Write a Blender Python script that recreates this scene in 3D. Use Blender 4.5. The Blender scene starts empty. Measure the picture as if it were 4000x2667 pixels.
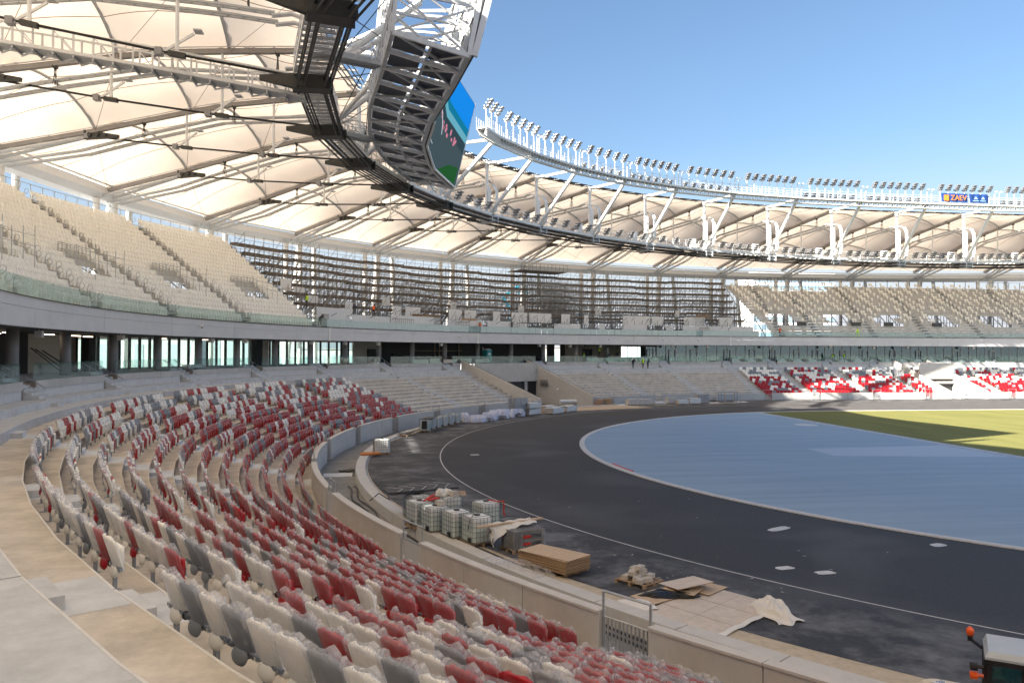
import bpy, math, random
import numpy as np
from mathutils import Vector
random.seed(7)
PI=math.pi; R_=math.radians
SC=bpy.context.scene; COL=SC.collection
# ------------------------------------------------------------ camera
CAM=(-57.6875,-56.5571,7.8571); PITCH=0.0123; YAW=0.1466; ROLL=0.0034; LENS=28.01
cd=bpy.data.cameras.new('camera'); cam=bpy.data.objects.new('camera',cd); COL.objects.link(cam)
cd.lens=LENS; cd.sensor_width=36; cd.clip_start=0.1; cd.clip_end=6000
_F=Vector((math.sin(YAW)*math.cos(PITCH),math.cos(YAW)*math.cos(PITCH),math.sin(PITCH)))
_R0=Vector((math.cos(YAW),-math.sin(YAW),0)); _U0=_R0.cross(_F)
_R=_R0*math.cos(ROLL)+_U0*math.sin(ROLL); _U=_U0*math.cos(ROLL)-_R0*math.sin(ROLL)
from mathutils import Matrix
cam.matrix_world=Matrix(((_R.x,_U.x,-_F.x,CAM[0]),(_R.y,_U.y,-_F.y,CAM[1]),(_R.z,_U.z,-_F.z,CAM[2]),(0,0,0,1)))
SC.camera=cam
# ------------------------------------------------------------ sky and sun
SUN_EL=29.0; TRAVEL=25.0
w=bpy.data.worlds.new('World'); SC.world=w; w.use_nodes=True
nt=w.node_tree; bg=nt.nodes['Background']; sk=nt.nodes.new('ShaderNodeTexSky'); sk.sky_type='NISHITA'
sk.sun_disc=False; sk.sun_elevation=R_(SUN_EL); sk.sun_rotation=R_(270-TRAVEL); sk.air_density=1.0; sk.dust_density=2.2; sk.ozone_density=1.3
tn=nt.nodes.new('ShaderNodeMixRGB'); tn.blend_type='MULTIPLY'; tn.inputs[0].default_value=1; tn.inputs[2].default_value=(.84,.965,1.06,1)
nt.links.new(sk.outputs[0],tn.inputs[1]); hz=nt.nodes.new('ShaderNodeMixRGB'); hz.inputs[2].default_value=(4.0,4.15,4.5,1); gc=nt.nodes.new('ShaderNodeTexCoord'); sx_=nt.nodes.new('ShaderNodeSeparateXYZ'); hm=nt.nodes.new('ShaderNodeMapRange'); hm.interpolation_type='SMOOTHSTEP'
hm.inputs['From Min'].default_value=.02; hm.inputs['From Max'].default_value=.26; hm.inputs['To Min'].default_value=.95; hm.inputs['To Max'].default_value=0
nt.links.new(gc.outputs['Generated'],sx_.inputs[0]); nt.links.new(sx_.outputs['Z'],hm.inputs['Value']); nt.links.new(hm.outputs[0],hz.inputs[0]); nt.links.new(tn.outputs[0],hz.inputs[1]); nt.links.new(hz.outputs[0],bg.inputs[0]); bg.inputs[1].default_value=0.052
sd=bpy.data.lights.new('sun','SUN'); sd.energy=5.0; sd.angle=R_(0.53); sd.color=(1,0.93,0.82)
so=bpy.data.objects.new('sun',sd); COL.objects.link(so)
_t=Vector((math.cos(R_(TRAVEL)),math.sin(R_(TRAVEL)),-math.tan(R_(SUN_EL))))
so.rotation_euler=_t.to_track_quat('-Z','Y').to_euler(); so.location=(0,0,80)
SC.view_settings.view_transform='Standard'; SC.view_settings.look='None'; SC.view_settings.gamma=1; SC.view_settings.use_curve_mapping=False
SC.cycles.transparent_max_bounces=32
SC.view_settings.exposure=2.0
# ------------------------------------------------------------ helpers
def proj(x,y,z):
    d=Vector((x,y,z))-Vector(CAM); zz=d.dot(_F)
    if zz<=0.05: return None
    f=LENS/36*4000
    return 2000+f*d.dot(_R)/zz, 1333.5-f*d.dot(_U)/zz, zz
def seen(x,y,z,m=60):
    q=proj(x,y,z); return q is not None and -m<q[0]<4000+m and -m<q[1]<2667+m
class MB:
    def __init__(s): s.v=[];s.f=[];s.m=[]
    def add(s,vs,fs,m=0):
        n=len(s.v); s.v.extend([tuple(map(float,a)) for a in vs]); s.f.extend([tuple(i+n for i in f) for f in fs]); s.m.extend([m]*len(fs)); return s
    def quad(s,a,b,c,d,m=0): return s.add([a,b,c,d],[(0,1,2,3)],m)
    def hexa(s,b4,t4,m=0):   # bottom ring, top ring
        return s.add(list(b4)+list(t4),[(3,2,1,0),(4,5,6,7),(0,1,5,4),(1,2,6,5),(2,3,7,6),(3,0,4,7)],m)
    def box(s,c,sx,sy,sz,rz=0,m=0): # centre of base
        ca,sa=math.cos(rz),math.sin(rz); P=[]
        for z in (0,sz):
            for x,y in ((-sx/2,-sy/2),(sx/2,-sy/2),(sx/2,sy/2),(-sx/2,sy/2)): P.append((c[0]+x*ca-y*sa,c[1]+x*sa+y*ca,c[2]+z))
        return s.hexa(P[:4],P[4:],m)
    def beam(s,p,q,w,h=None,m=0,up=(0,0,1)):
        h=h or w; p=Vector(p);q=Vector(q);d=(q-p)
        if d.length<1e-6: return s
        d.normalize(); u=Vector(up)
        if abs(d.dot(u))>.98: u=Vector((1,0,0))
        r=d.cross(u).normalized()*w/2; t=r.cross(d).normalized()*h/2
        return s.hexa([p-r-t,p+r-t,p+r+t,p-r+t],[q-r-t,q+r-t,q+r+t,q-r+t],m)
    def tube(s,pts,r,n=6,m=0,cap=True):
        pts=[Vector(p) for p in pts]; rr=r if isinstance(r,(list,tuple)) else [r]*len(pts)
        V=[];F=[];prev=None
        for i,p in enumerate(pts):
            d=(pts[min(i+1,len(pts)-1)]-pts[max(i-1,0)])
            if d.length<1e-9: d=Vector((0,0,1))
            d.normalize()
            if prev is None:
                u=Vector((0,0,1)) if abs(d.z)<.9 else Vector((1,0,0)); a=d.cross(u).normalized()
            else: a=(prev-d*prev.dot(d)).normalized()
            prev=a; b=d.cross(a)
            for k in range(n):
                t=2*PI*k/n; V.append(p+(a*math.cos(t)+b*math.sin(t))*rr[i])
        for i in range(len(pts)-1):
            for k in range(n): F.append((i*n+k,i*n+(k+1)%n,(i+1)*n+(k+1)%n,(i+1)*n+k))
        if cap: F.append(tuple(range(n))[::-1]); F.append(tuple(range((len(pts)-1)*n,len(pts)*n)))
        return s.add(V,F,m)
    def sheet(s,fn,nu,nv,m=0):
        V=[fn(i/nu,j/nv) for j in range(nv+1) for i in range(nu+1)]
        F=[(j*(nu+1)+i,j*(nu+1)+i+1,(j+1)*(nu+1)+i+1,(j+1)*(nu+1)+i) for j in range(nv) for i in range(nu)]
        return s.add(V,F,m)
    def build(s,name,mats,parent=None,origin=None,smooth=False,**tags):
        if not isinstance(mats,(list,tuple)): mats=[mats]
        o0=Vector(origin) if origin is not None else (Vector(parent['_o']) if parent is not None and '_o' in parent else Vector((0,0,0)))
        me=bpy.data.meshes.new(name); me.from_pydata([(a[0]-o0.x,a[1]-o0.y,a[2]-o0.z) for a in s.v],[],s.f)
        for mt in mats: me.materials.append(mt)
        if len(mats)>1: me.polygons.foreach_set('material_index',s.m)
        if smooth: me.polygons.foreach_set('use_smooth',[True]*len(me.polygons))
        me.update(); o=bpy.data.objects.new(name,me); COL.objects.link(o)
        if parent is not None: o.parent=parent
        else: o.location=o0
        o['_o']=tuple(o0)
        tag(o,**tags); return o
def tag(o,label=None,cat=None,group=None,kind=None):
    if label: o['label']=label
    if cat: o['category']=cat
    if group: o['group']=group
    if kind: o['kind']=kind
    return o
def thing(name,label,cat,loc=(0,0,0),rz=0,group=None):
    o=bpy.data.objects.new(name,None); COL.objects.link(o); o.location=loc; o.rotation_euler=(0,0,rz); o['_o']=(0,0,0) if rz else tuple(loc)
    return tag(o,label,cat,group)
def S(name,mb,mats,**k): return mb.build(name,mats,kind='structure',**k)
def dup(root,loc,rz,label=None,group=None):
    r=root.copy(); COL.objects.link(r); r.location=loc; r.rotation_euler=(0,0,rz)
    if label: r['label']=label
    if group: r['group']=group
    for ch in root.children:
        c=ch.copy(); COL.objects.link(c); c.parent=r
        for g in ch.children:
            d=g.copy(); COL.objects.link(d); d.parent=c
    return r
def part(mesh_src,name,parent,loc=(0,0,0),rz=0):
    o=bpy.data.objects.new(name,mesh_src); COL.objects.link(o); o.parent=parent; o.location=loc; o.rotation_euler=(0,0,rz); return o
ORD=['first','second','third','fourth','fifth','sixth','seventh','eighth','ninth','tenth','eleventh','twelfth','thirteenth','fourteenth','fifteenth','sixteenth','seventeenth','eighteenth','nineteenth','twentieth','twenty-first','twenty-second','twenty-third','twenty-fourth','twenty-fifth','twenty-sixth']
def text_mesh(txt,size,depth=0.004):
    cu=bpy.data.curves.new('lettering','FONT'); cu.body=txt; cu.size=size; cu.extrude=depth; cu.align_x='CENTER'; cu.align_y='CENTER'; cu.resolution_u=2
    t=bpy.data.objects.new('lettering',cu); COL.objects.link(t); bpy.context.view_layer.update()
    me=bpy.data.meshes.new_from_object(t.evaluated_get(bpy.context.evaluated_depsgraph_get())); bpy.data.objects.remove(t); return me
# ------------------------------------------------------------ materials
def mat(name,col,rough=.6,metal=0,var=0.0,vs=1.0,bump=0,bs=20,spec=None,emit=None,es=0,alpha=None):
    m=bpy.data.materials.new(name); m.use_nodes=True; n=m.node_tree; b=n.nodes['Principled BSDF']
    b.inputs['Base Color'].default_value=(*col,1); b.inputs['Roughness'].default_value=rough; b.inputs['Metallic'].default_value=metal
    if spec is not None: b.inputs['Specular IOR Level'].default_value=spec
    if emit: b.inputs['Emission Color'].default_value=(*emit,1); b.inputs['Emission Strength'].default_value=es
    if alpha is not None: b.inputs['Alpha'].default_value=alpha
    if var or bump: tc=n.nodes.new('ShaderNodeTexCoord')
    if var:
        t=n.nodes.new('ShaderNodeTexNoise'); t.inputs['Scale'].default_value=vs; t.inputs['Detail'].default_value=10; t.inputs['Roughness'].default_value=.74
        n.links.new(tc.outputs['Object'],t.inputs['Vector'])
        r=n.nodes.new('ShaderNodeValToRGB'); r.color_ramp.elements[0].position=.3; r.color_ramp.elements[1].position=.72
        r.color_ramp.elements[0].color=(*[c*(1-var) for c in col],1); r.color_ramp.elements[1].color=(*[min(1,c*(1+var)) for c in col],1)
        n.links.new(t.outputs['Fac'],r.inputs['Fac']); n.links.new(r.outputs['Color'],b.inputs['Base Color'])
    if bump:
        t2=n.nodes.new('ShaderNodeTexNoise'); t2.inputs['Scale'].default_value=bs; t2.inputs['Detail'].default_value=4
        n.links.new(tc.outputs['Object'],t2.inputs['Vector'])
        bp=n.nodes.new('ShaderNodeBump'); bp.inputs['Strength'].default_value=bump; bp.inputs['Distance'].default_value=.02
        n.links.new(t2.outputs['Fac'],bp.inputs['Height']); n.links.new(bp.outputs['Normal'],b.inputs['Normal'])
    return m
M={}
M['conc']=mat('precast_concrete',(.50,.50,.49),.85,var=.16,vs=.7,bump=.25,bs=30)
M['nosing']=mat('worn_nosing',(.66,.66,.65),.8,var=.1,vs=3)
M['tread']=mat('tread_concrete',(.53,.49,.435),.85,var=.32,vs=.9,bump=.3,bs=25)  # brown tint paints in warm bounce light; same concrete as the steps
M['stair']=mat('step_concrete',(.54,.56,.58),.85,var=.2,vs=1.4,bump=.3,bs=25)
M['wallc']=mat('wall_concrete',(.52,.505,.48),.8,var=.10,vs=1.2,bump=.15,bs=40)
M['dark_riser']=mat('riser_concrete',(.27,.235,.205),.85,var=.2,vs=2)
M['panelw']=mat('pale_panel',(.60,.61,.62),.7,var=.06,vs=1.5)
M['fascia']=mat('fascia_concrete',(.62,.635,.66),.75,var=.09,vs=.6,bump=.1,bs=30)
M['coping']=mat('coping_concrete',(.55,.53,.50),.8,var=.08,vs=2)
M['column']=mat('column_concrete',(.33,.31,.30),.7,var=.12,vs=3)
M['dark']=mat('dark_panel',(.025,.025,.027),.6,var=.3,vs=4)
M['beige']=mat('beige_plaster',(.55,.50,.44),.8,var=.08,vs=2)
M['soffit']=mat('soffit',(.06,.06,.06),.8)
M['white']=mat('white_paint',(.78,.78,.77),.45,var=.05,vs=3)
M['whitep']=mat('white_board',(.74,.75,.77),.6,var=.05,vs=2)
M['steel']=mat('galvanised_steel',(.42,.44,.46),.45,.6,var=.15,vs=5)
M['steelp']=mat('painted_steel',(.50,.51,.52),.5,.1,var=.12,vs=3)
M['black']=mat('black_cable',(.012,.012,.013),.5)
M['gunm']=mat('dark_casting',(.06,.06,.055),.55,.4,var=.3,vs=8)
M['scaf']=mat('scaffold_tube',(.22,.22,.22),.5,.6)
M['plank']=mat('scaffold_plank',(.13,.105,.085),.8,var=.4,vs=3)
M['plankp']=mat('pale_plank',(.55,.40,.27),.8,var=.3,vs=3)
M['asph_dark']=None
M['wood']=mat('pallet_wood',(.36,.25,.16),.8,var=.35,vs=6)
M['osb']=mat('chipboard',(.56,.42,.28),.8,var=.22,vs=14,bump=.3,bs=60)
M['osbd']=mat('chipboard_edge',(.30,.19,.10),.85,var=.4,vs=30)
M['plywood']=mat('dusty_plywood',(.60,.52,.44),.8,var=.14,vs=2.5,bump=.1)
M['pipe']=mat('orange_pipe',(.65,.22,.05),.5)
M['hose']=mat('dark_hose',(.03,.035,.045),.5)
M['sack']=mat('white_sack',(.66,.66,.74),.75,var=.12,vs=3,bump=.6,bs=8)
M['cloth']=mat('white_cloth',(.72,.70,.66),.8,var=.08,vs=4,bump=.4,bs=9)
M['liquid']=mat('milky_tank',(.66,.73,.70),.35,var=.08,vs=2,spec=.5)
M['tankw']=mat('white_tank',(.78,.79,.78),.35,var=.05,vs=3)
M['cage']=mat('cage_steel',(.26,.30,.30),.4,.7)
M['rubber']=mat('black_rubber_mat',(.05,.055,.065),.55,var=.25,vs=4)
M['paver']=mat('grey_paver',(.13,.125,.12),.85,var=.3,vs=5,bump=.3)
M['block']=mat('pale_block',(.52,.48,.42),.85,var=.15,vs=6,bump=.3)
M['red']=mat('red_paint',(.55,.03,.02),.5)
M['blue']=mat('blue_plastic',(.02,.11,.34),.45)
M['teal']=mat('teal_plastic',(.01,.26,.25),.45)
M['grille']=mat('steel_grating',(.20,.26,.33),.5,.4)
M['sand']=mat('sandy_grout',(.50,.42,.31),.9,var=.2,vs=3,bump=.4)
M['line']=mat('white_line_paint',(.62,.60,.57),.8,var=.18,vs=5)
M['lamp']=mat('warm_tube',(1,.8,.6),.5,emit=(1,.80,.6),es=2.2)
M['led']=mat('floodlight_body',(.26,.26,.27),.45,.3)
M['lens']=mat('floodlight_lens',(.30,.27,.25),.25,.2)
M['seatpost']=mat('seat_post',(.30,.34,.40),.4,.5)
M['cream']=mat('cream_seat',(.90,.87,.80),.5,var=.05,vs=2)
M['creamw']=mat('white_seat',(.87,.86,.82),.5,var=.04,vs=2)
M['sr']=mat('red_seat',(.40,.010,.018),.4,var=.1,vs=3)
M['sg']=mat('grey_seat',(.23,.25,.28),.45,var=.08,vs=3)
M['sw']=mat('ivory_seat',(.90,.88,.82),.45,var=.05,vs=3)
def glass(name,tint,a=.25,rough=.05):
    m=bpy.data.materials.new(name); m.use_nodes=True; n=m.node_tree; n.nodes.remove(n.nodes['Principled BSDF']); out=n.nodes['Material Output']
    tr=n.nodes.new('ShaderNodeBsdfTransparent'); tr.inputs[0].default_value=(*tint,1); g=n.nodes.new('ShaderNodeBsdfGlossy'); g.inputs['Roughness'].default_value=rough
    g.inputs[0].default_value=(.85,.95,.95,1)
    fr=n.nodes.new('ShaderNodeLayerWeight'); fr.inputs['Blend'].default_value=.5; pw=n.nodes.new('ShaderNodeMath'); pw.operation='POWER'; pw.inputs[1].default_value=4; ml=n.nodes.new('ShaderNodeMath'); ml.operation='MULTIPLY'; ml.inputs[1].default_value=.6
    mx=n.nodes.new('ShaderNodeMixShader'); ad=n.nodes.new('ShaderNodeMath'); ad.operation='ADD'; ad.inputs[1].default_value=.03+a*.25
    n.links.new(fr.outputs['Facing'],pw.inputs[0]); n.links.new(pw.outputs[0],ml.inputs[0]); n.links.new(ml.outputs[0],ad.inputs[0]); n.links.new(ad.outputs[0],mx.inputs[0]); n.links.new(tr.outputs[0],mx.inputs[1]); n.links.new(g.outputs[0],mx.inputs[2]); n.links.new(mx.outputs[0],out.inputs[0]); return m
M['glass']=glass('railing_glass',(.86,.94,.93),.10)
M['film']=mat('filmed_glass',(.50,.62,.62),.25,var=.08,vs=2)
M['clearf']=glass('clear_facade_glass',(.84,.95,.93),.35,.03)
M['facade']=glass('facade_glass',(.55,.70,.68),.42,.03)
# translucent roof membrane
def membrane():
    m=bpy.data.materials.new('roof_membrane'); m.use_nodes=True; n=m.node_tree; n.nodes.remove(n.nodes['Principled BSDF']); out=n.nodes['Material Output']
    d=n.nodes.new('ShaderNodeBsdfDiffuse'); t=n.nodes.new('ShaderNodeBsdfTranslucent'); x=n.nodes.new('ShaderNodeMixShader'); x.inputs[0].default_value=.39
    tc=n.nodes.new('ShaderNodeTexCoord'); ns=n.nodes.new('ShaderNodeTexNoise'); ns.inputs['Scale'].default_value=.25; ns.inputs['Detail'].default_value=5
    r=n.nodes.new('ShaderNodeValToRGB'); r.color_ramp.elements[0].position=.3; r.color_ramp.elements[1].position=.7
    r.color_ramp.elements[0].color=(.82,.68,.54,1); r.color_ramp.elements[1].color=(.90,.77,.63,1)
    n.links.new(tc.outputs['Object'],ns.inputs['Vector']); n.links.new(ns.outputs['Fac'],r.inputs['Fac'])
    n.links.new(r.outputs['Color'],d.inputs['Color']); n.links.new(r.outputs['Color'],t.inputs['Color'])
    n.links.new(d.outputs[0],x.inputs[1]); n.links.new(t.outputs[0],x.inputs[2]); n.links.new(x.outputs[0],out.inputs[0]); return m
M['memb']=membrane()
# polythene bag
def bag(name,lo,hi,sc,top=0):
    m=bpy.data.materials.new(name); m.use_nodes=True; n=m.node_tree; b=n.nodes['Principled BSDF']; out=n.nodes['Material Output']
    b.inputs['Base Color'].default_value=(.95,.96,.98,1); b.inputs['Roughness'].default_value=.16
    tr=n.nodes.new('ShaderNodeBsdfTransparent'); tr.inputs[0].default_value=(.96,.96,.97,1); x=n.nodes.new('ShaderNodeMixShader')
    tc=n.nodes.new('ShaderNodeTexCoord'); ns=n.nodes.new('ShaderNodeTexNoise'); ns.inputs['Scale'].default_value=sc; ns.inputs['Detail'].default_value=2; ns.inputs['Distortion'].default_value=.5; mpg=n.nodes.new('ShaderNodeMapping'); mpg.inputs['Scale'].default_value=(2.2,1,.8); mpg.inputs['Rotation'].default_value=(0,.5,0)
    mr=n.nodes.new('ShaderNodeMapRange'); mr.inputs['From Min'].default_value=.42; mr.inputs['From Max'].default_value=.72; mr.inputs['To Min'].default_value=lo; mr.inputs['To Max'].default_value=hi
    n.links.new(tc.outputs['Object'],mpg.inputs[0]); n.links.new(mpg.outputs[0],ns.inputs['Vector']); n.links.new(ns.outputs['Fac'],mr.inputs['Value'])
    if top:
        sz_=n.nodes.new('ShaderNodeSeparateXYZ'); n.links.new(tc.outputs['Object'],sz_.inputs[0]); tm=n.nodes.new('ShaderNodeMapRange'); tm.inputs['From Min'].default_value=.84; tm.inputs['From Max'].default_value=1.02; tm.inputs['To Max'].default_value=top; n.links.new(sz_.outputs['Z'],tm.inputs['Value'])
        aa=n.nodes.new('ShaderNodeMath'); aa.operation='ADD'; aa.use_clamp=True; n.links.new(mr.outputs[0],aa.inputs[0]); n.links.new(tm.outputs[0],aa.inputs[1]); n.links.new(aa.outputs[0],x.inputs[0])
    else: n.links.new(mr.outputs[0],x.inputs[0])
    tl=n.nodes.new('ShaderNodeBsdfTranslucent'); tl.inputs[0].default_value=(.95,.96,.98,1); x2=n.nodes.new('ShaderNodeMixShader'); x2.inputs[0].default_value=.35; n.links.new(b.outputs[0],x2.inputs[1]); n.links.new(tl.outputs[0],x2.inputs[2])
    bp=n.nodes.new('ShaderNodeBump'); bp.inputs['Strength'].default_value=.6; bp.inputs['Distance'].default_value=.03; n.links.new(ns.outputs['Fac'],bp.inputs['Height']); n.links.new(bp.outputs['Normal'],b.inputs['Normal'])
    n.links.new(tr.outputs[0],x.inputs[1]); n.links.new(x2.outputs[0],x.inputs[2]); n.links.new(x.outputs[0],out.inputs[0]); return m
M['bag']=bag('polythene_bag',.04,.26,5,.17)
M['bagf']=bag('far_polythene_bag',.09,.30,3)
M['wrap']=bag('stretch_wrap',.08,.30,3)
# asphalt with dusty patches
def asphalt():
    m=bpy.data.materials.new('asphalt'); m.use_nodes=True; n=m.node_tree; b=n.nodes['Principled BSDF']; L=n.links.new
    tc=n.nodes.new('ShaderNodeTexCoord'); b.inputs['Roughness'].default_value=.75
    def noise(sc,det,rough=.6,dist=0):
        t=n.nodes.new('ShaderNodeTexNoise'); t.inputs['Scale'].default_value=sc; t.inputs['Detail'].default_value=det; t.inputs['Roughness'].default_value=rough; t.inputs['Distortion'].default_value=dist; L(tc.outputs['Object'],t.inputs['Vector']); return t
    fine=noise(7,10,.88); mid=noise(.42,12,.72,.15); big=noise(.13,3,.5,.4); speck=noise(3.5,10,.85)
    r1=n.nodes.new('ShaderNodeValToRGB'); r1.color_ramp.elements[0].position=.3; r1.color_ramp.elements[1].position=.75
    r1.color_ramp.elements[0].color=(.014,.015,.018,1); r1.color_ramp.elements[1].color=(.058,.059,.065,1); L(fine.outputs['Fac'],r1.inputs['Fac'])
    # radius mask
    ln=n.nodes.new('ShaderNodeVectorMath'); ln.operation='LENGTH'; L(tc.outputs['Object'],ln.inputs[0])
    mr=n.nodes.new('ShaderNodeMapRange'); mr.inputs['From Min'].default_value=54.0; mr.inputs['From Max'].default_value=55.6; L(ln.outputs['Value'],mr.inputs['Value'])
    mp=n.nodes.new('ShaderNodeMapRange'); mp.inputs['From Min'].default_value=.44; mp.inputs['From Max'].default_value=.62; L(mid.outputs['Fac'],mp.inputs['Value'])
    mu=n.nodes.new('ShaderNodeMath'); mu.operation='MULTIPLY'; L(mr.outputs[0],mu.inputs[0]); L(mp.outputs[0],mu.inputs[1])
    sp=n.nodes.new('ShaderNodeMapRange'); sp.inputs['From Min'].default_value=.58; sp.inputs['From Max'].default_value=.70; sp.inputs['To Max'].default_value=.42; L(speck.outputs['Fac'],sp.inputs['Value'])
    b2=n.nodes.new('ShaderNodeMapRange'); b2.inputs['From Min'].default_value=.5; b2.inputs['From Max'].default_value=.7; b2.inputs['To Max'].default_value=.30; L(big.outputs['Fac'],b2.inputs['Value'])
    ad=n.nodes.new('ShaderNodeMath'); ad.operation='MAXIMUM'; L(mu.outputs[0],ad.inputs[0]); L(b2.outputs[0],ad.inputs[1])
    ad2=n.nodes.new('ShaderNodeMath'); ad2.operation='ADD'; ad2.use_clamp=True; L(ad.outputs[0],ad2.inputs[0]); L(sp.outputs[0],ad2.inputs[1])
    mx=n.nodes.new('ShaderNodeMixRGB'); mx.inputs[2].default_value=(.15,.15,.155,1); L(ad2.outputs[0],mx.inputs[0]); L(r1.outputs[0],mx.inputs[1]); L(mx.outputs[0],b.inputs['Base Color'])
    bp=n.nodes.new('ShaderNodeBump'); bp.inputs['Strength'].default_value=.5; bp.inputs['Distance'].default_value=.01; f2=noise(40,3); L(f2.outputs['Fac'],bp.inputs['Height']); L(bp.outputs['Normal'],b.inputs['Normal'])
    return m
M['asphalt']=asphalt()
def banded(name,c0,c1,sc,stretch,rough=.9):
    m=bpy.data.materials.new(name); m.use_nodes=True; n=m.node_tree; b=n.nodes['Principled BSDF']; b.inputs['Roughness'].default_value=rough; b.inputs['Specular IOR Level'].default_value=.2
    tc=n.nodes.new('ShaderNodeTexCoord'); mp=n.nodes.new('ShaderNodeMapping'); mp.inputs['Scale'].default_value=stretch
    t=n.nodes.new('ShaderNodeTexNoise'); t.inputs['Scale'].default_value=sc; t.inputs['Detail'].default_value=7; t.inputs['Roughness'].default_value=.6
    t2=n.nodes.new('ShaderNodeTexNoise'); t2.inputs['Scale'].default_value=9; t2.inputs['Detail'].default_value=10; t2.inputs['Roughness'].default_value=.85
    r=n.nodes.new('ShaderNodeValToRGB'); r.color_ramp.elements[0].position=.32; r.color_ramp.elements[1].position=.68; r.color_ramp.elements[0].color=(*c0,1); r.color_ramp.elements[1].color=(*c1,1)
    a=n.nodes.new('ShaderNodeMixRGB'); a.inputs[0].default_value=.35
    L=n.links.new; L(tc.outputs['Object'],mp.inputs[0]); L(mp.outputs[0],t.inputs['Vector']); L(tc.outputs['Object'],t2.inputs['Vector']); L(t.outputs['Fac'],a.inputs[1]); L(t2.outputs['Fac'],a.inputs[2]); L(a.outputs[0],r.inputs['Fac']); L(r.outputs[0],b.inputs['Base Color']); return m
M['tartan']=banded('blue_underlay',(.27,.365,.45),(.37,.465,.545),.5,(.15,1.6,1))
M['grass']=banded('short_grass',(.13,.135,.035),(.24,.225,.075),.5,(1.5,.15,1))
M['strip']=mat('pale_strip',(.42,.45,.50),.8,var=.4,vs=1.5)
M['floorc']=mat('moat_concrete',(.22,.215,.205),.8,var=.4,vs=.8,bump=.4,bs=10)
M['ground']=mat('outer_ground',(.30,.29,.27),.9,var=.3,vs=.1)
# ------------------------------------------------------------ plan of the stands
SX=4.536
def pt(R,a,z=0.):
    if a>=90: return (SX+R*math.cos(R_(a)),R*math.sin(R_(a)),z)
    return (SX+(90-a)*1.3,R,z)
def inward(a): return (-math.cos(R_(a)),-math.sin(R_(a))) if a>=90 else (0.,-1.)
def faz(a):   # rotation so local +Y faces the pitch
    i=inward(a); return math.atan2(i[1],i[0])-PI/2
def xa(x): return 90-(x-SX)/1.3
def arc(a0,a1,n): return [a0+(a1-a0)*k/n for k in range(n+1)]
def slab(mb,R0,R1,a0,a1,z0,z1,n=1,m=0):
    A=arc(a0,a1,n)
    for p,q in zip(A,A[1:]):
        mb.hexa([pt(R0,p,z0),pt(R0,q,z0),pt(R1,q,z0),pt(R1,p,z0)],[pt(R0,p,z1),pt(R0,q,z1),pt(R1,q,z1),pt(R1,p,z1)],m)
    return mb
AISLES=[240.8,231.6,222.4,213.2,204.0,194.6,185.2,175.8,166.5,157.4,148.5,139.6,130.8]  # curve
VOM0,VOM1=128.6,119.4
AX=[117.2,108.3,99.6,xa(3.2)]
AXS=[xa(x) for x in (11.5,20.5,29.5)]
# straight side positions
# ============================================================ ground
g=MB(); g.sheet(lambda u,v:(-2500+5000*u,-2500+5000*v,-.75),10,10); S('ground',g,M['ground'])
AX=[117.2,108.3,99.6,xa(3.2)]
AXS=[xa(x) for x in (12.0,22.8,32.4,48.2,57.9,67.6)]
RK,R2=43.18,54.35
def tpt(R,a,z):   # track curve about the origin, straight beyond x=0
    if 90<=a<=270: return (R*math.cos(R_(a)),R*math.sin(R_(a)),z)
    if a<90: return ((90-a)*1.3,R,z)
    return ((a-270)*1.3,-R,z)
def band(mb,R0,R1,a0,a1,z,n,m=0,f=tpt):
    A=arc(a0,a1,n)
    for p,q in zip(A,A[1:]): mb.quad(f(R0,p,z),f(R1,p,z),f(R1,q,z),f(R0,q,z),m)
    return mb
A0,A1=22,338
g=MB(); band(g,RK+.02,59.45,A0,A1,0,240)
S('running_track',g,M['asphalt'])
# infield: blue surface west of x=-11.45, grass east
def chord_half(R,x): return math.sqrt(max(0,R*R-x*x))
g=MB(); n=48
for i in range(n):
    x0=-RK+(RK-11.45)*i/n; x1=-RK+(RK-11.45)*(i+1)/n; h0=chord_half(RK,x0); h1=chord_half(RK,x1)
    g.quad((x0,-h0,0),(x1,-h1,0),(x1,h1,0),(x0,h0,0))
S('blue_field_surface',g,M['tartan'])
g=MB(); n=30
xs=[-10.4+10.4*i/n for i in range(n+1)]+[90]
for x0,x1 in zip(xs,xs[1:]):
    h0=chord_half(RK-.5,x0) if x0<0 else RK-.5; h1=chord_half(RK-.5,x1) if x1<0 else RK-.5
    g.quad((x0,-h0,.015),(x1,-h1,.015),(x1,h1,.015),(x0,h0,.015))
S('grass_field',g,M['grass'])
g=MB(); h=chord_half(RK,-11.45)
g.hexa([(-11.45,-h,-.02),(-10.4,-h,-.02),(-10.4,h,-.02),(-11.45,h,-.02)],[(-11.45,-h,.02),(-10.4,-h,.02),(-10.4,h,.02),(-11.45,h,.02)]); 
S('field_border_strip',g,M['strip'])
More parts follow.
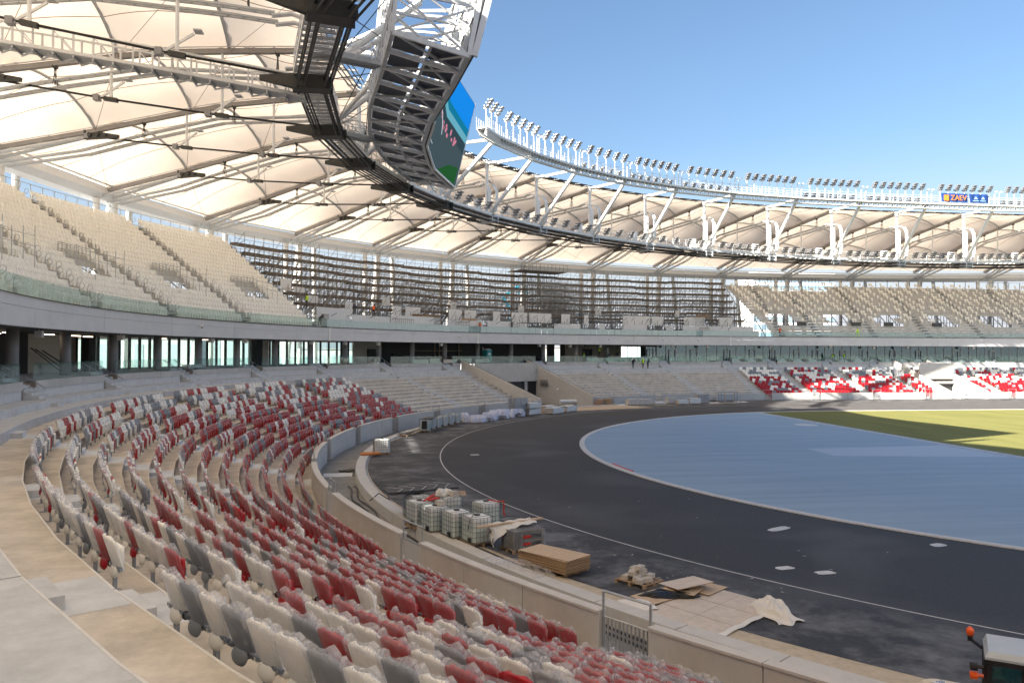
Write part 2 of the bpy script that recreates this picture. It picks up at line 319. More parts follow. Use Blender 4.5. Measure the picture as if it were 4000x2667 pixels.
# kerb between asphalt and infield, white line in the track
g=MB()
for p,q in zip(arc(A0,A1,220),arc(A0,A1,220)[1:]):
    g.hexa([tpt(RK-.42,p,-.02),tpt(RK-.42,q,-.02),tpt(RK,q,-.02),tpt(RK,p,-.02)],[tpt(RK-.42,p,.05),tpt(RK-.42,q,.05),tpt(RK,q,.05),tpt(RK,p,.05)])
S('track_kerb',g,M['line'])
g=MB(); band(g,R2-.035,R2+.035,A0,A1,.004,260); S('track_line',g,M['line'])
g=MB()
for p,q in zip(arc(183.2,188,6),arc(183.2,188,6)[1:]): g.hexa([tpt(RK-.66,p,0),tpt(RK-.66,q,0),tpt(RK-.44,q,0),tpt(RK-.44,p,0)],[tpt(RK-.66,p,.055),tpt(RK-.66,q,.055),tpt(RK-.44,q,.055),tpt(RK-.44,p,.055)])
g.build('kerb_strip',M['red'],label='short red strip lying along the inside of the white track kerb',cat='kerb strip',origin=tpt(RK-.55,185.6,0))
# flush marks
g=MB(); g.add([( -13.5+1.25*math.cos(2*PI*k/32),24.3+1.25*math.sin(2*PI*k/32),.006) for k in range(32)],[tuple(range(32))])
S('throwing_circle',g,M['line'])
M['palebl']=mat('pale_blue_patch',(.42,.50,.58),.85,var=.08,vs=2)
g=MB(); g.quad((-24.5,-.1,.005),(-11.5,-2.4,.005),(-11.5,5.2,.005),(-24.4,4.3,.005)); S('pale_field_patch',g,M['palebl'])  # pale quad laid on the blue surface
M['dusty']=mat('paler_asphalt',(.085,.08,.08),.85,var=.3,vs=.6)
g=MB(); g.quad((-2,43.2,.004),(90,43.2,.004),(90,60,.004),(-6,60,.004)); S('paler_straight',g,M['dusty'])  # paler asphalt sheet laid over the far straight
M['paleasp']=mat('pale_patch',(.62,.62,.60),.85,var=.2,vs=4)
for x,y,sx,sy,r in ((-43.58,-29.19,.75,.45,.2),(-42.42,-29.96,.75,.45,.1),(-35.64,-26.77,.75,.5,.3),(-51.6,3.76,.7,.55,.2),(-40.7,-23.1,1.4,.5,.5)):
    g=MB(); n=14
    vs=[]
    for k in range(n):
        t=2*PI*k/n; q=(abs(math.cos(t))**4+abs(math.sin(t))**4)**(-.25)*random.uniform(.88,1.08); vs.append((x+q*sx/2*math.cos(t)*math.cos(r)-q*sy/2*math.sin(t)*math.sin(r),y+q*sx/2*math.cos(t)*math.sin(r)+q*sy/2*math.sin(t)*math.cos(r),.007))
    g.add(vs,[tuple(range(n))]); S('ground_patch',g,M['paleasp'])
# white litter flecks on the asphalt
g=MB()
for k in range(260):
    a=random.uniform(125,216); R=random.uniform(44.5,59) if random.random()<.4 else random.uniform(54,59.3); x,y,_=tpt(R,a,0); s=random.uniform(.02,.10); t=random.uniform(0,PI)
    g.quad((x-s*math.cos(t),y-s*math.sin(t),.009),(x+.3*s*math.sin(t),y-.3*s*math.cos(t),.009),(x+s*math.cos(t),y+s*math.sin(t),.009),(x-.3*s*math.sin(t),y+.3*s*math.cos(t),.009))
g.build('litter',M['line'],label='white scraps and specks scattered on the dark asphalt',cat='litter',kind='stuff')
# moat floor, drainage curb, channel
g=MB(); A=arc(96,246,110)
for p,q in zip(A,A[1:]): g.quad(pt(64.7,p,-.45),pt(67.5,p,-.45),pt(67.5,q,-.45),pt(64.7,q,-.45))
S('moat_floor',g,M['floorc'])
g=MB(); A=arc(96,246,110)
for p,q in zip(A,A[1:]): g.quad(tpt(59.4,p,-.005),pt(64.02,p,-.005),pt(64.02,q,-.005),tpt(59.4,q,-.005))
S('sandy_margin',g,M['sand'])
g=MB(); g.sheet(lambda u,v:tpt(59.3+4*v+ (5*v),96-70*u,-.006),30,3); S('far_margin',g,M['asphalt'])
cb=thing('drainage_curb','pale concrete curb of long straight segments between the moat and the asphalt','curb',pt(64.6,180,0))
na=0
for k in range(48):
    a0=110+ k*2.78; a1=a0+2.74
    m=MB(); P=[pt(64.16,a0,-.6),pt(64.16,a1,-.6),pt(64.78,a1,-.6),pt(64.78,a0,-.6)]; Q=[(p[0],p[1],.12) for p in P]; m.hexa(P,Q); m.build('curb_segment',M['coping'],cb)
m=MB(); slab(m,64.03,64.16,108,246,-.1,.03,n=100); m.build('channel_grating',M['grille'],cb)
# cables lying in the moat beside the curb
for rr,c_,lb in ((65.0,'black','thick black cable running along the moat side of the curb'),(65.35,'dark','second dark cable lying on the moat floor')):
    m=MB(); m.tube([pt(rr+.12*math.sin(a*1.1),a,-.40+.02*math.sin(a*3)) for a in arc(186,216,60)],.045,6); m.build('cable',M['hose'],label=lb,cat='cable',origin=pt(rr,200,-.45))
m=MB(); m.tube([pt(64.9,192,-.1),pt(64.5,192.4,.35),pt(64.1,193,.12),pt(63.8,191.6,.05),pt(63.4,189.5,.05)],.03,6); m.build('hose',M['hose'],label='thin grey hose bent over the curb near the first tank',cat='hose',origin=pt(64.1,193,0))
m=MB(); m.tube([pt(65.0,198.3,-.1),pt(64.5,198.9,.2),pt(64.0,200.2,.06),pt(63.95,202.5,.05),pt(64.0,205.3,.05),pt(64.15,207.3,.06)],.045,6); m.build('hose',M['hose'],label='thick dark hose crossing the curb and running beside the tanks',cat='hose',origin=pt(64,202,0))
# ============================================================ lower stand
RISE,DEP=0.3625,0.993
def zt(k): return -.6+RISE*k if k<=12 else 3.75+(k-12)*.43
def rr(k): return 67.5+DEP*k if k<=12 else 79.416+(k-12)*1.25   # riser behind tread k
SECT=[AISLES[i:i+2] for i in range(len(AISLES)-1)]
ls=thing('lower_stand','concrete lower terrace of curved steps with aisles, all round the track','grandstand',pt(75,175,0))
bounds=[245]+AISLES+[128.75]
b2=[119.3]+AX+AXS[:3]
b3=[xa(43.6)]+AXS[3:]+[xa(78)]
def treads(b,k):
    for a0,a1 in zip(b,b[1:]):
        if abs(a0-a1)<.3: continue
        n=max(1,int(abs(a0-a1)/3)); m=MB(); g_=.018
        s=1 if a1>a0 else -1
        slab(m,rr(k-1)+.001,rr(k)-.001,a0+s*g_,a1-s*g_,zt(k)-.16-(.3),zt(k),n)
        slab(m,rr(k-1)-.004,rr(k-1)+(.018 if k<12 else .035),a0+s*g_,a1-s*g_,zt(k)-.03,zt(k)+.004,n,1)
        m.build('tread_slab',[M['tread'] if k<=13 else M['stair'],M['nosing']],ls)
for k in range(1,15):
    treads(bounds,k); treads(b2,k); treads(b3,k)
# far bit over vomitory right
for k in range(9,16): 
    m=MB(); slab(m,rr(k-1),rr(k)-.001,xa(36.6)+.01,xa(43.4)-.01,zt(k)-.4,zt(k)); m.build('tread_slab',M['tread'],ls)
for (a0,a1) in ((245,128.75),(119.3,xa(36.4)),(xa(43.6),xa(78))):
    m=MB(); slab(m,rr(14),83.17,a0,a1,4.3,zt(15)-.02,n=40); m.build('top_walkway',M['stair'],ls)
# sloping aisle half steps
for a in AISLES+AX+AXS:
    for k in range(1,15):
        if not seen(*pt(rr(k),a,zt(k)),m=100): continue
        m=MB(); w2=(math.degrees(.95/rr(k)) if a>=90 else .7); slab(m,rr(k-1)+.04,rr(k)-.005,a+w2,a-w2,zt(k)-.02,zt(k)+.006); m.build('aisle_light_overlay',M['stair'],ls)  # pale overlay paints brighter aisle light onto the same concrete
        hw=math.degrees(.62/rr(k)) if a>=90 else .48
        m=MB(); h=(zt(k+1)-zt(k))/2; dpt=.42
        slab(m,rr(k)-dpt,rr(k)-.003,a+hw,a-hw,zt(k)+.002,zt(k)+h); m.build('aisle_step',M['stair'],ls)
# front wall
fw=thing('front_wall','curved concrete barrier wall between the lower seats and the track','wall',pt(67.3,180,0))
def wallrun(a0,a1,pan):
    n=max(1,round(abs(a1-a0)/pan)); A=arc(a0,a1,n); s=1 if a1>a0 else -1
    for p,q in zip(A,A[1:]):
        m=MB(); slab(m,67.23,67.50,p+s*.012,q-s*.012,-.6,1.05,n=3); m.build('wall_panel',M['wallc'],fw)
        m=MB(); slab(m,67.20,67.53,p+s*.008,q-s*.008,1.052,1.12,n=3); m.build('wall_coping',M['coping'],fw)
gates=[(a,.62) for a in AISLES[1:]]+[(a,.62) for a in AX]+[(a,.62) for a in AXS[:3]]+[(a,.62) for a in AXS[3:]]
prev=245
for i,a in enumerate(AISLES):
    hw=.68
    wallrun(prev,a+hw,3.0); prev=a-hw
wallrun(prev,129.0,3.0)
prev=119.1
for a in AX+AXS[:3]:
    hw=.6; wallrun(prev,a+hw,3.0); prev=a-hw
wallrun(prev,xa(36.5),3.0)
prev=xa(43.5)
for a in AXS[3:]: wallrun(prev,a+.6,3.0); prev=a-.6
wallrun(prev,xa(78),3.0)
# gates
GN=['gate in the front wall at the far left end','gate']
allg=AISLES[1:]+AX+AXS
shown=[a for a in allg if seen(*pt(67.3,a,1),m=40)]
for i,a in enumerate(shown):
    near=len(shown)-1-i
    hw=.66 if a>=90 else .58
    o=pt(67.36,a,-.2)
    where={0:'nearest the camera, beside the chipboard',1:'behind the white tanks',2:'left of the black mat on the tanks'}.get(i, ORD[i]+' along from the camera')
    t=thing('gate','grey steel bar gate in the front wall, '+where,'gate',o,0,'gates in the front wall')
    P=lambda s,z,d=0:pt(67.36+d,a+s*hw,z)
    m=MB()
    for s in (-1,1): m.tube([P(s,-.3),P(s,1.62)],.035,6)
    m.tube([P(-1,1.62),P(1,1.62)],.035,6); m.build('gate_frame',M['steel'],t)
    m=MB(); m.tube([P(-.96,.98,.03),P(.96,.98,.03)],.02,5); m.tube([P(-.96,-.25,.03),P(.96,-.25,.03)],.02,5)
    nb=11
    for k in range(nb+1): s=-0.92+1.84*k/nb; m.beam(P(s,-.25,.03),P(s,.98,.03),.03,.045)
    m.build('gate_bars',M['steel'],t)
    if 0<i<9 :
        m=MB(); m.hexa([P(-.94,-.3,.08),P(.94,-.3,.08),P(.94,-.3,.10),P(-.94,-.3,.10)],[P(-.94,.95,.08),P(.94,.95,.08),P(.94,.95,.10),P(-.94,.95,.10)]); m.build('gate_sheet',M['steelp'] if i<3 else M['column'],t)
# ============================================================ vomitory (curve)
def vomitory(aL,aR,nm,lab,back,kz=15,zb=-.45):
    v=thing('vomitory',lab,'entrance',pt(75,(aL+aR)/2,zb))
    for a,sg in ((aL,1),(aR,-1)):
        d=.32/75*57.3*sg if a>=90 else .22*sg
        pr=[(67.24,zb),(67.24,1.3),(83.1,6.42),(83.1,zb)]
        P=[pt(r,a,z) for r,z in pr]; Q=[pt(r,a+d,z) for r,z in pr]
        m=MB(); m.hexa(P,Q); m.build('side_wall',M['wallc'] ,v)
        m=MB(); pts=[pt(r,a+d/2,z+.12) for r,z in ((67.4,1.33),(75,3.8),(82.9,6.4))]; m.tube(pts,.03,5)
        for k in range(9):
            r=67.6+k*1.9; z=1.34+(r-67.24)*.323; m.tube([pt(r,a+d/2,z-.05),pt(r,a+d/2,z+.12)],.02,4)
        m.build('handrail',M['gunm'],v)
    m=MB(); slab(m,back,back+.35,aL,aR,3.1,5.98); m.build('lintel',M['wallc'],v)
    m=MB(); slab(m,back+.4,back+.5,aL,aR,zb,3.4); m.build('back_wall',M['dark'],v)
    m=MB(); slab(m,67.0,back+.4,aL,aR,zb-.05,zb); m.build('floor',M['floorc'],v)
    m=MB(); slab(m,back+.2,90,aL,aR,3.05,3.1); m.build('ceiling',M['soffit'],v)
    return v
v=vomitory(VOM0,VOM1,'vomitory','wide concrete entrance cutting through the bare part of the lower stand','x' and 80.2)
m=MB(); m.beam(pt(81.0,126.6,2.95),pt(81.0,124.9,2.95),.1,.06); m.build('tube_light',M['lamp'],v)
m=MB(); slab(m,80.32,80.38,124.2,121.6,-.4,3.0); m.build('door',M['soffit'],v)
m=MB(); slab(m,80.24,80.32,121.3,120.9,-.4,3.05); m.build('door_post',M['steelp'],v)
m=MB()
for z in range(9): m.beam(pt(77.3,119.65,2.35+z*.12),pt(79.2,119.65,2.35+z*.12),.05,.05)
m.build('vent_grille',M['dark'],v)
m=MB(); m.box(pt(75.0,119.62,1.9),.3,.3,.25); m.build('wall_lamp',M['white'],v)
vr=vomitory(xa(36.6),xa(43.4),'vomitory','white sunlit entrance cut into the far seats at right','x' and 75.6)
# ============================================================ concourse
cw=thing('concourse_wall','low concrete wall of two courses between lower stand and concourse','wall',pt(83.2,170,4.9))
cut=.74
edges=[]
def courses(a0,a1):
    for R0,R1,z0,z1,pan,mt,nm in ((83.20,83.42,4.3,5.56,1.05,'panelw','facing_panel'),(83.14,83.5,5.562,6.04,2.6,'conc','wall_beam')):
        n=max(1,round(abs(a1-a0)/pan)); A=arc(a0,a1,n)
        for p,q in zip(A,A[1:]):
            m=MB(); slab(m,R0,R1,p-.01,q+.01,z0,z1,n=2 if pan>2 else 1); m.build(nm,M[mt],cw)
runs=[]
prev=220.9 if False else None
al=[a for a in AISLES if a<222]
prev=216.0
b=list(al)
runs.append((219.6,213.2+cut))
for a0,a1 in zip(b,b[1:]): runs.append((min(a0-cut,219.6),a1+cut))
runs.append((AISLES[-1]-cut,128.9)); 
prev=119.2
for a in AX+AXS[:3]: runs.append((prev,a+cut)); prev=a-cut
runs.append((prev,xa(40)))
prev=xa(40)
for a in AXS[3:]: runs.append((prev,a+cut)); prev=a-cut
for a0,a1 in runs: courses(a0,a1)
cf=MB(); 
for a0,a1 in runs+[(128.9,119.2)]: slab(cf,83.5,96,a0,a1,5.9,6.0,n=6)
for a in al+AX+AXS: slab(cf,84.9,96,a+cut,a-cut,5.9,6.0)
cfo=S('concourse_floor',cf,M['stair'])
# stair cuts
for i,a in enumerate(al+AX+AXS):
    if not seen(*pt(83,a,5.5),m=80): continue
    t=thing('stair','short concrete stair cut through the concourse wall, %s aisle from the left of the photo'%ORD[min(i,25)],'stairs',pt(83,a,4.6),0,'concourse stairs')
    for k in range(7):
        m=MB(); r0=82.0+.36*k; slab(m,r0,r0+.40,a+cut-.04,a-cut+.04,4.3,zt(15)+.06+.19*(k)-.02); m.build('step',M['stair'],t)
    for s in (-1,1):
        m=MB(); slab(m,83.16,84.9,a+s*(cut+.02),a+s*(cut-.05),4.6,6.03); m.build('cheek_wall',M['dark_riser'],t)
    m=MB()
    for s in (-1,1):
        q=[pt(82.6,a+s*(cut-.12),5.65),pt(84.9,a+s*(cut-.12),6.95)]; m.tube(q,.035,5); m.tube([pt(84.3,a+s*(cut-.12),5.9),pt(84.3,a+s*(cut-.12),6.6)],.03,4)
    m.build('handrail',M['steel'],t)
# glass railing on the concourse wall
gr=thing('glass_railing','frameless glass railing on top of the concourse wall','railing',pt(83.3,170,6.04))
for a0,a1 in runs+[(128.9,119.2)]:
    n=max(1,round(abs(a1-a0)/.95)); A=arc(a0,a1,n)
    for p,q in zip(A,A[1:]):
        if not (seen(*pt(83.3,p,6.5),m=200) or seen(*pt(83.3,q,6.5),m=200)): continue
        m=MB(); slab(m,83.30,83.32,p-.012,q+.012,6.0,7.08); m.build('glass_pane',M['glass'],gr)
# small cream covers on part of the far railing
# columns
CA=[182.3,177.01,171.91,166.95,162.12,157.44,152.63,147.97,143.35,138.78,134.18,129.63,124.98,120.25,115.69,111.14,106.69]
CDES=['left edge beside the blue toilet','between the roller shutters','left of the leaning planks','right of the beige wall']
col0=None
for i,a in enumerate([196.5,191.7,187.0]+CA):
    o=pt(85.6,a,5.99)
    j=i-3
    lb='round dark concrete column on the concourse, '+(CDES[j] if 0<=j<4 else ('out beyond the left edge of the photo' if j<0 else ORD[j]+' from the left'))
    if col0 is None:
        m=MB(); m.tube([(0,0,0),(0,0,3.12)],.36,24); m2=m.build('column',M['column'],smooth=False); col0=m2; c_=m2
        for p in m2.data.polygons: p.use_smooth=len(p.vertices)==4
    else: c_=col0.copy(); COL.objects.link(c_)
    c_.location=o; tag(c_,lb,'column','concourse columns')
# soffit and fascia
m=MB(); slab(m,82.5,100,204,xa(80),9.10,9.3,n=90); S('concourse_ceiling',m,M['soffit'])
fa=thing('fascia','long smooth grey concrete parapet band above the concourse','parapet',pt(82.3,170,9.1))
A=[203.5,195,186.6,178.2,169.7,161.5,153.0,144.8,136.5,128.3,120.2,112.2,104.3,96.5,xa(5)]+[xa(x) for x in (15,25,35,45,55,65,75)]
for p,q in zip(A,A[1:]):
    m=MB(); nn=7
    slab(m,82.30,82.62,p-.012,q+.012,9.08,10.10,n=nn); slab(m,82.29,82.62,p-.012,q+.012,10.115,10.6,n=nn); m.build('fascia_panel',M['fascia'],fa)
m=MB(); slab(m,82.27,82.7,203.5,xa(78),10.602,10.66,n=90); m.build('fascia_cap',M['conc'],fa)
for a in (148.4,127.0,xa(3.5)):
    m=MB(); slab(m,82.22,82.26,a+.1,a-.1,9.05,10.66); m.build('joint_cover',M['white'],fa)
# cctv domes
for i,a in enumerate((166.2,129.8,108.0,100.3,95.3)):
    o=pt(82.1,a,10.0); t=thing('cctv_camera','white dome camera with black eye on the parapet band, %s from the left'%ORD[i],'camera',o,faz(a))
    m=MB(); m.box((0,.0,.12),.22,.35,.1); m.tube([(0,.12,.12),(0,.12,-.02)],.11,10); m.build('housing',M['white'],t)
    m=MB(); m.tube([(0,.12,-.02),(0,.12,-.08),(0,.12,-.13)],[.10,.085,.03],10); m.build('dome',M['black'],t)
# concourse back walls
bw=thing('concourse_back_wall','inner wall of the left concourse with shutters, plaster and openings','wall',pt(91,175,6))
def bwall(a0,a1,mt,nm,R=91.2,z0=5.99,z1=9.12,n=4,label=None):
    m=MB(); slab(m,R,R+.2,a0,a1,z0,z1,n=n); o=m.build(nm,M[mt],bw); 
    if label: o['label']=label
    return o
def shutter(a0,a1):
    m=MB(); nz=24
    for k in range(nz): z=6.02+k*.115; slab(m,90.9-(.02 if k%2 else 0),91.0,a0,a1,z,z+.075,n=3)
    m.build('roller_shutter',M['gunm'],bw); bwall(a0,a1,'dark','shutter_backing',91.02)
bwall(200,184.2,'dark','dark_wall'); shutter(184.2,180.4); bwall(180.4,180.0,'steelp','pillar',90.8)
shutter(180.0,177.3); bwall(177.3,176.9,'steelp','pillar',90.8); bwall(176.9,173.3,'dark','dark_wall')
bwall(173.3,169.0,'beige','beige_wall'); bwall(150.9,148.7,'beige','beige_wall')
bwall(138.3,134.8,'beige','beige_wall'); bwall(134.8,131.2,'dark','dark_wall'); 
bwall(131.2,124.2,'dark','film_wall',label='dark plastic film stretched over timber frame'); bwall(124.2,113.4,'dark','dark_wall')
m=MB(); 
for a in (131.0,127.8,127.2,124.6): m.beam(pt(91.0,a,6),pt(91.0,a,9.1),.14)
for z in (6.9,7.9): m.beam(pt(91.05,131.2,z),pt(91.05,124.2,z),.1,.08)
m.build('timber_frame',M['plankp'],bw)
bwall(112.6,111.6,'dark','dark_wall'); bwall(110.8,110.2,'dark','dark_wall'); 
bwall(109.7,102.0,'beige','beige_wall',R=93)
m=MB(); slab(m,92.8,92.9,107.2,105.9,6,8.3); m.build('doorway',M['dark'],bw); m=MB(); slab(m,90.9,91.0,136.6,135.3,6,8.1); m.build('doorway',M['dark'],bw)
# leaning dark planks by the beige wall
for i,(a,da) in enumerate(((173.5,.5),(173.1,.7),(172.5,.8))):
    m=MB(); m.beam(pt(89.2,a-da-.5,6.02),pt(90.8,a,8.0-.1*i),.22,.06); m.build('plank',M['gunm'],label='long dark steel plank leaning in the concourse, %s of three'%ORD[i],cat='plank',origin=pt(90,a,6),group='leaning planks')
# glass facade left
ff=thing('glass_facade','tall glass facade with dark mullions along the left concourse','facade',pt(91,155,6))
m2=0
A=arc(169.0,138.3,30)
for i,(p,q) in enumerate(zip(A,A[1:])):
    if 148.7<p<150.5: continue
    m=MB(); slab(m,91.2,91.24,p-.05,q+.05,6.05,8.95); m.build('glass_pane',M['clearf'],ff)
    m=MB(); slab(m,91.1,91.35,p+.05,p-.05,6,9.1); m.build('mullion',M['dark'],ff)
for a in (169.2,151.0,140.2): 
    m=MB(); slab(m,89.6,90.3,a+.35,a-.35,6,9.1); m.build('pier',M['dark'],ff)
# far right glass facade, straight and curve part
fr=thing('glass_facade','green glass facade with doors along the far straight concourse','facade',pt(88.5,90,6))
xs=[]; A=arc(101.0,90,8)+[xa(x) for x in np.arange(6.3,76,1.8)]
for i,(p,q) in enumerate(zip(A,A[1:])):
    m=MB(); slab(m,86.4,86.44,p-.04,q+.04,6.02,9.05); m.build('glass_pane',M['facade'],fr)
    m=MB(); slab(m,86.32,86.52,p+.035,p-.035,6,9.1); m.build('mullion',M['steelp'],fr)
for a in (100.4,97.4,94.5,90.0,xa(9.5),xa(13.6),xa(18.5),xa(22.3),xa(28),xa(32.7),xa(38.5),xa(44),xa(52),xa(60)):
    m=MB(); w_=.42
    for s in (-1,1): slab(m,86.22,86.31,a+s*w_+.05,a+s*w_-.05,6,8.25)
    slab(m,86.22,86.31,a+w_,a-w_,8.2,8.32); m.build('door_frame',M['steelp'],fr)
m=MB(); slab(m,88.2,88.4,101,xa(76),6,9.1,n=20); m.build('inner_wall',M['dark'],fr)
# heaps of white sheeting behind the far railing
for i,x in enumerate(list(np.arange(5.4,58,3.1))):
    m=MB(); xx=x
    m.sheet(lambda u,v:(xx-1.0+2.0*u,84.4+.5*v,6.02+.62*math.sin(PI*u)**.8*math.sin(PI*v)**.5),8,4)
    o=m.build('sheeting_heap',M['cloth'],label='low white sheeting heap behind the far glass railing, %s from the left'%ORD[i],cat='sheeting',group='white heaps behind the far railing',origin=(xx,84.6,6.02))
# black kiosk box with white interior
kb=thing('glass_kiosk','black framed glass booth under the fascia in front of a white room','booth',pt(84,105.5,6))
m=MB()
for a in (110.0,108.7,107.3,105.8,104.4,103.0,101.8,101.3,100.8,100.3): m.beam(pt(84.3,a,6.9),pt(84.3,a,8.9),.10)
slab(m,84.1,84.5,110.4,100.2,8.75,9.08,n=4); slab(m,84.0,84.4,110.2,100.1,6.75,6.86,n=4); m.build('frame',M['dark'],kb)
m=MB()
slab(m,84.0,84.1,110.2,100.1,6.0,6.85,n=4); m.build('front_panel',M['facade'],kb)
m=MB(); slab(m,84.15,84.3,110.2,100.1,6.0,6.8,n=4); m.build('base',M['dark'],kb)
# sign boxes hanging under the soffit
for i,a in enumerate([182.3,173.2,162.3,158.0,149.2,144.6,140.0,131.1,117.0,112.6,108.3,98.2,93.4]+[xa(x) for x in (12,24,33,40,54)]):
    if a in (158.0,144.6,140.0) : pass
    m=MB(); o=pt(84.1,a,8.62); m.box(o,.42,.42,.40,faz(a)); m.beam((o[0],o[1],9.0),(o[0],o[1],9.11),.05); 
    m.build('sign_box',M['white'],label='small white cube sign hanging under the concourse ceiling, %s from the left'%ORD[i],cat='sign',group='ceiling sign boxes',origin=o)
# tube lights under the soffit
for i,(a,R,l) in enumerate(((184.3,88,1.6),(181.2,86.5,1.6),(179.5,88.5,1.6),(177.3,86.5,1.4),(174.0,87,1.5),(171.5,88,1.4),(165,86.8,1.4),(160,86.8,1.4))):
    m=MB(); d=l/88*57.3/2; m.beam(pt(R,a+d,8.93),pt(R,a-d,8.93),.07,.05); m.build('tube_light',M['lamp'],label='thin lit tube lamp under the left concourse ceiling, %s from the left'%ORD[i],cat='lamp',group='tube lamps',origin=pt(R,a,8.9))
# portable toilets
def toilet(loc,rz,mt,lab):
    t=thing('portable_toilet',lab,'toilet',loc,rz)
    m=MB(); m.box((0,0,0),1.1,1.1,2.05); 
    for k in range(5): m.box((-.44+.22*k,.56,.25),.05,.03,1.5)
    m.build('cabin',M[mt],t)
    m=MB(); m.sheet(lambda u,v:(-.6+1.2*u,-.6+1.2*v,2.05+.26*math.sin(PI*u)**.7*math.sin(PI*v)**.35),8,6); m.build('roof',M['whitep'],t)
    m=MB(); m.box((0,.555,.08),.72,.05,1.85); d=m.build('door',M[mt],t)
    m=MB(); m.box((0,.585,1.25),.5,.012,.32); m.build('notice',M['white'],t)
    m=MB(); m.tube([(.5,-.45,2.0),(.5,-.45,2.5)],.05,6); m.build('vent_pipe',M['whitep'],t)
toilet(pt(86.7,184.9,6.0),faz(184)-.5,'blue','blue portable toilet with white roof behind the left glass railing')
toilet(pt(84.6,124.2,6.0),faz(124),'teal','teal portable toilet on the concourse beyond the wide entrance')
# cream boards leaning on railing
for i,(a0,a1) in enumerate(((135.6,133.4),(133.2,131.8),(131.2,129.3),(128.8,127.2),(126.6,125.3),(125.2,124.6))):
    m=MB(); slab(m,83.36,83.40,a0,a1,6.05,6.62+.12*(i%2),n=2); m.build('board',M['block'],label='cream board propped behind the glass railing near the wide entrance, %s from the left'%ORD[i],cat='board',group='cream boards behind the railing',origin=pt(83.4,a0,6.05))
m=MB()
for k in range(5): m.beam(pt(84.6,164.8,6.2+.07*k),pt(84.6,162.6,6.2+.07*k),.5,.05)
m.build('profile_stack',M['white'],label='stack of long white profiles on the concourse behind the glass',cat='stack',origin=pt(84.6,163.6,6))
# ============================================================ upper stands
UR0,UZ0=83.4,10.72; UD,UH=.735,.566
def ur(k): return UR0+UD*k
def uz(k): return UZ0+UH*k
NU=20
def sec_aisles_left(): return [195.5,186.2,176.9,167.7,158.4,148.5]
UAL=[195.5,186.2,176.9,167.7,158.4]
us=thing('upper_stand','steep upper stand packed with cream seats at left, under the roof','grandstand',pt(90,165,10.6))
M['ugrey']=mat('upper_deck_panel',(.55,.535,.51),.7,var=.1,vs=2)
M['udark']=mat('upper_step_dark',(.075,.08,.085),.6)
LV=[(181.6,4),(172.4,4),(163.0,4),(154.2,4)]   # openings in the left stand (centre angle, half width deg)
def in_void(a,k):
    # vomitory openings: rows 6-8 around each centre
    for c_,h in LV:
        if abs(a-(c_-1.0))<1.5 and 5<=k<=7: return True
    return False
LB=[201,195.5,186.2,176.9,167.7,158.4,148.6]
for k in range(NU):
    for a0,a1 in zip(LB,LB[1:]):
        m=MB(); n=max(2,int((a0-a1)/2.2))
        A=arc(a0-.02,a1+.02,n)
        for p,q in zip(A,A[1:]):
            if in_void((p+q)/2,k): continue
            slab(m,ur(k)-.10,ur(k)+UD-.1,p,q,uz(k)-.08,uz(k))
            slab(m,ur(k)-.10,ur(k)-.06,p,q,uz(k)-.45,uz(k)-.08)
        m.build('deck_row',M['ugrey'],us)
for a in UAL+[148.9]:
    for k in range(0,NU):
        if in_void(a,k): continue
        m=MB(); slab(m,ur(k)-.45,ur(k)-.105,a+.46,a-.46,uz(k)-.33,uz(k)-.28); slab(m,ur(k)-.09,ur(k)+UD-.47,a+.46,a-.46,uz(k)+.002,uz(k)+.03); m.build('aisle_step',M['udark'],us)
m=MB()
for k in range(6,NU): slab(m,ur(k)-.10,ur(k)+UD-.1,300,201.2,uz(k)-.5,uz(k),n=24)
m.build('near_deck_rows',M['conc'],us)
m=MB(); slab(m,87.5,100,300,204.2,9.1,9.3,n=24); slab(m,91.2,91.4,300,200.2,6,9.1,n=24); slab(m,99.2,99.5,300,201.5,-.75,25.2,n=24); slab(m,84.9,96,300,226,5.9,6.0,n=20); m.build('near_sun_block_shell',M['white'],us)  # unseen shell: tall outer wall added to stop sun leaks, white for bounce
# support frame below, back rails
m=MB()
for a in arc(200,148.8,44):
    for k in (3,8,13,18): m.beam(pt(ur(k)+.2,a,10.6),pt(ur(k)+.2,a,uz(k)-.5),.09)
    m.beam(pt(ur(0),a,UZ0-.4),pt(ur(19),a,uz(19)-.5),.12)
o=m.build('support_frame',M['scaf'],us); o['kind']='stuff'
m=MB()
A=arc(200,148.7,54); zb=uz(19)+1.6
for p,q in zip(A,A[1:]):
    m.beam(pt(ur(19)+.75,p,uz(19)-.3),pt(ur(19)+.75,p,zb),.06)
    m.beam(pt(ur(19)+.75,p,zb),pt(ur(19)+.75,q,zb),.05); m.beam(pt(ur(19)+.75,p,uz(19)+.3),pt(ur(19)+.75,q,uz(19)+.3),.04)
o=m.build('back_rail',M['steel'],us)
# hoop handrails on aisles (P-shaped)
hp=None
for a in UAL+[148.95]:
    for k in range(0,NU):
        for s in ((-1,1) if k<7 else (1,)):
            if k%1==0 and seen(*pt(ur(k),a,uz(k)),m=30):
                if a==148.95 : continue
                o=pt(ur(k)+.35,a+s*.46,uz(k))
                if hp is None:
                    m=MB(); m.tube([(0,0,0),(0,0,1.05),(0,.06,1.25),(0,.22,1.30),(0,.36,1.18),(0,.36,1.02),(0,.2,.86),(0,.02,.80)],.022,5); hp=m.build('aisle_hoop',M['steel'],us,origin=(0,0,0)); h=hp
                else: h=part(hp.data,'aisle_hoop',us)
                h.location=(o[0]-us.location[0],o[1]-us.location[1],o[2]-us.location[2]); h.rotation_euler=(0,0,faz(a))
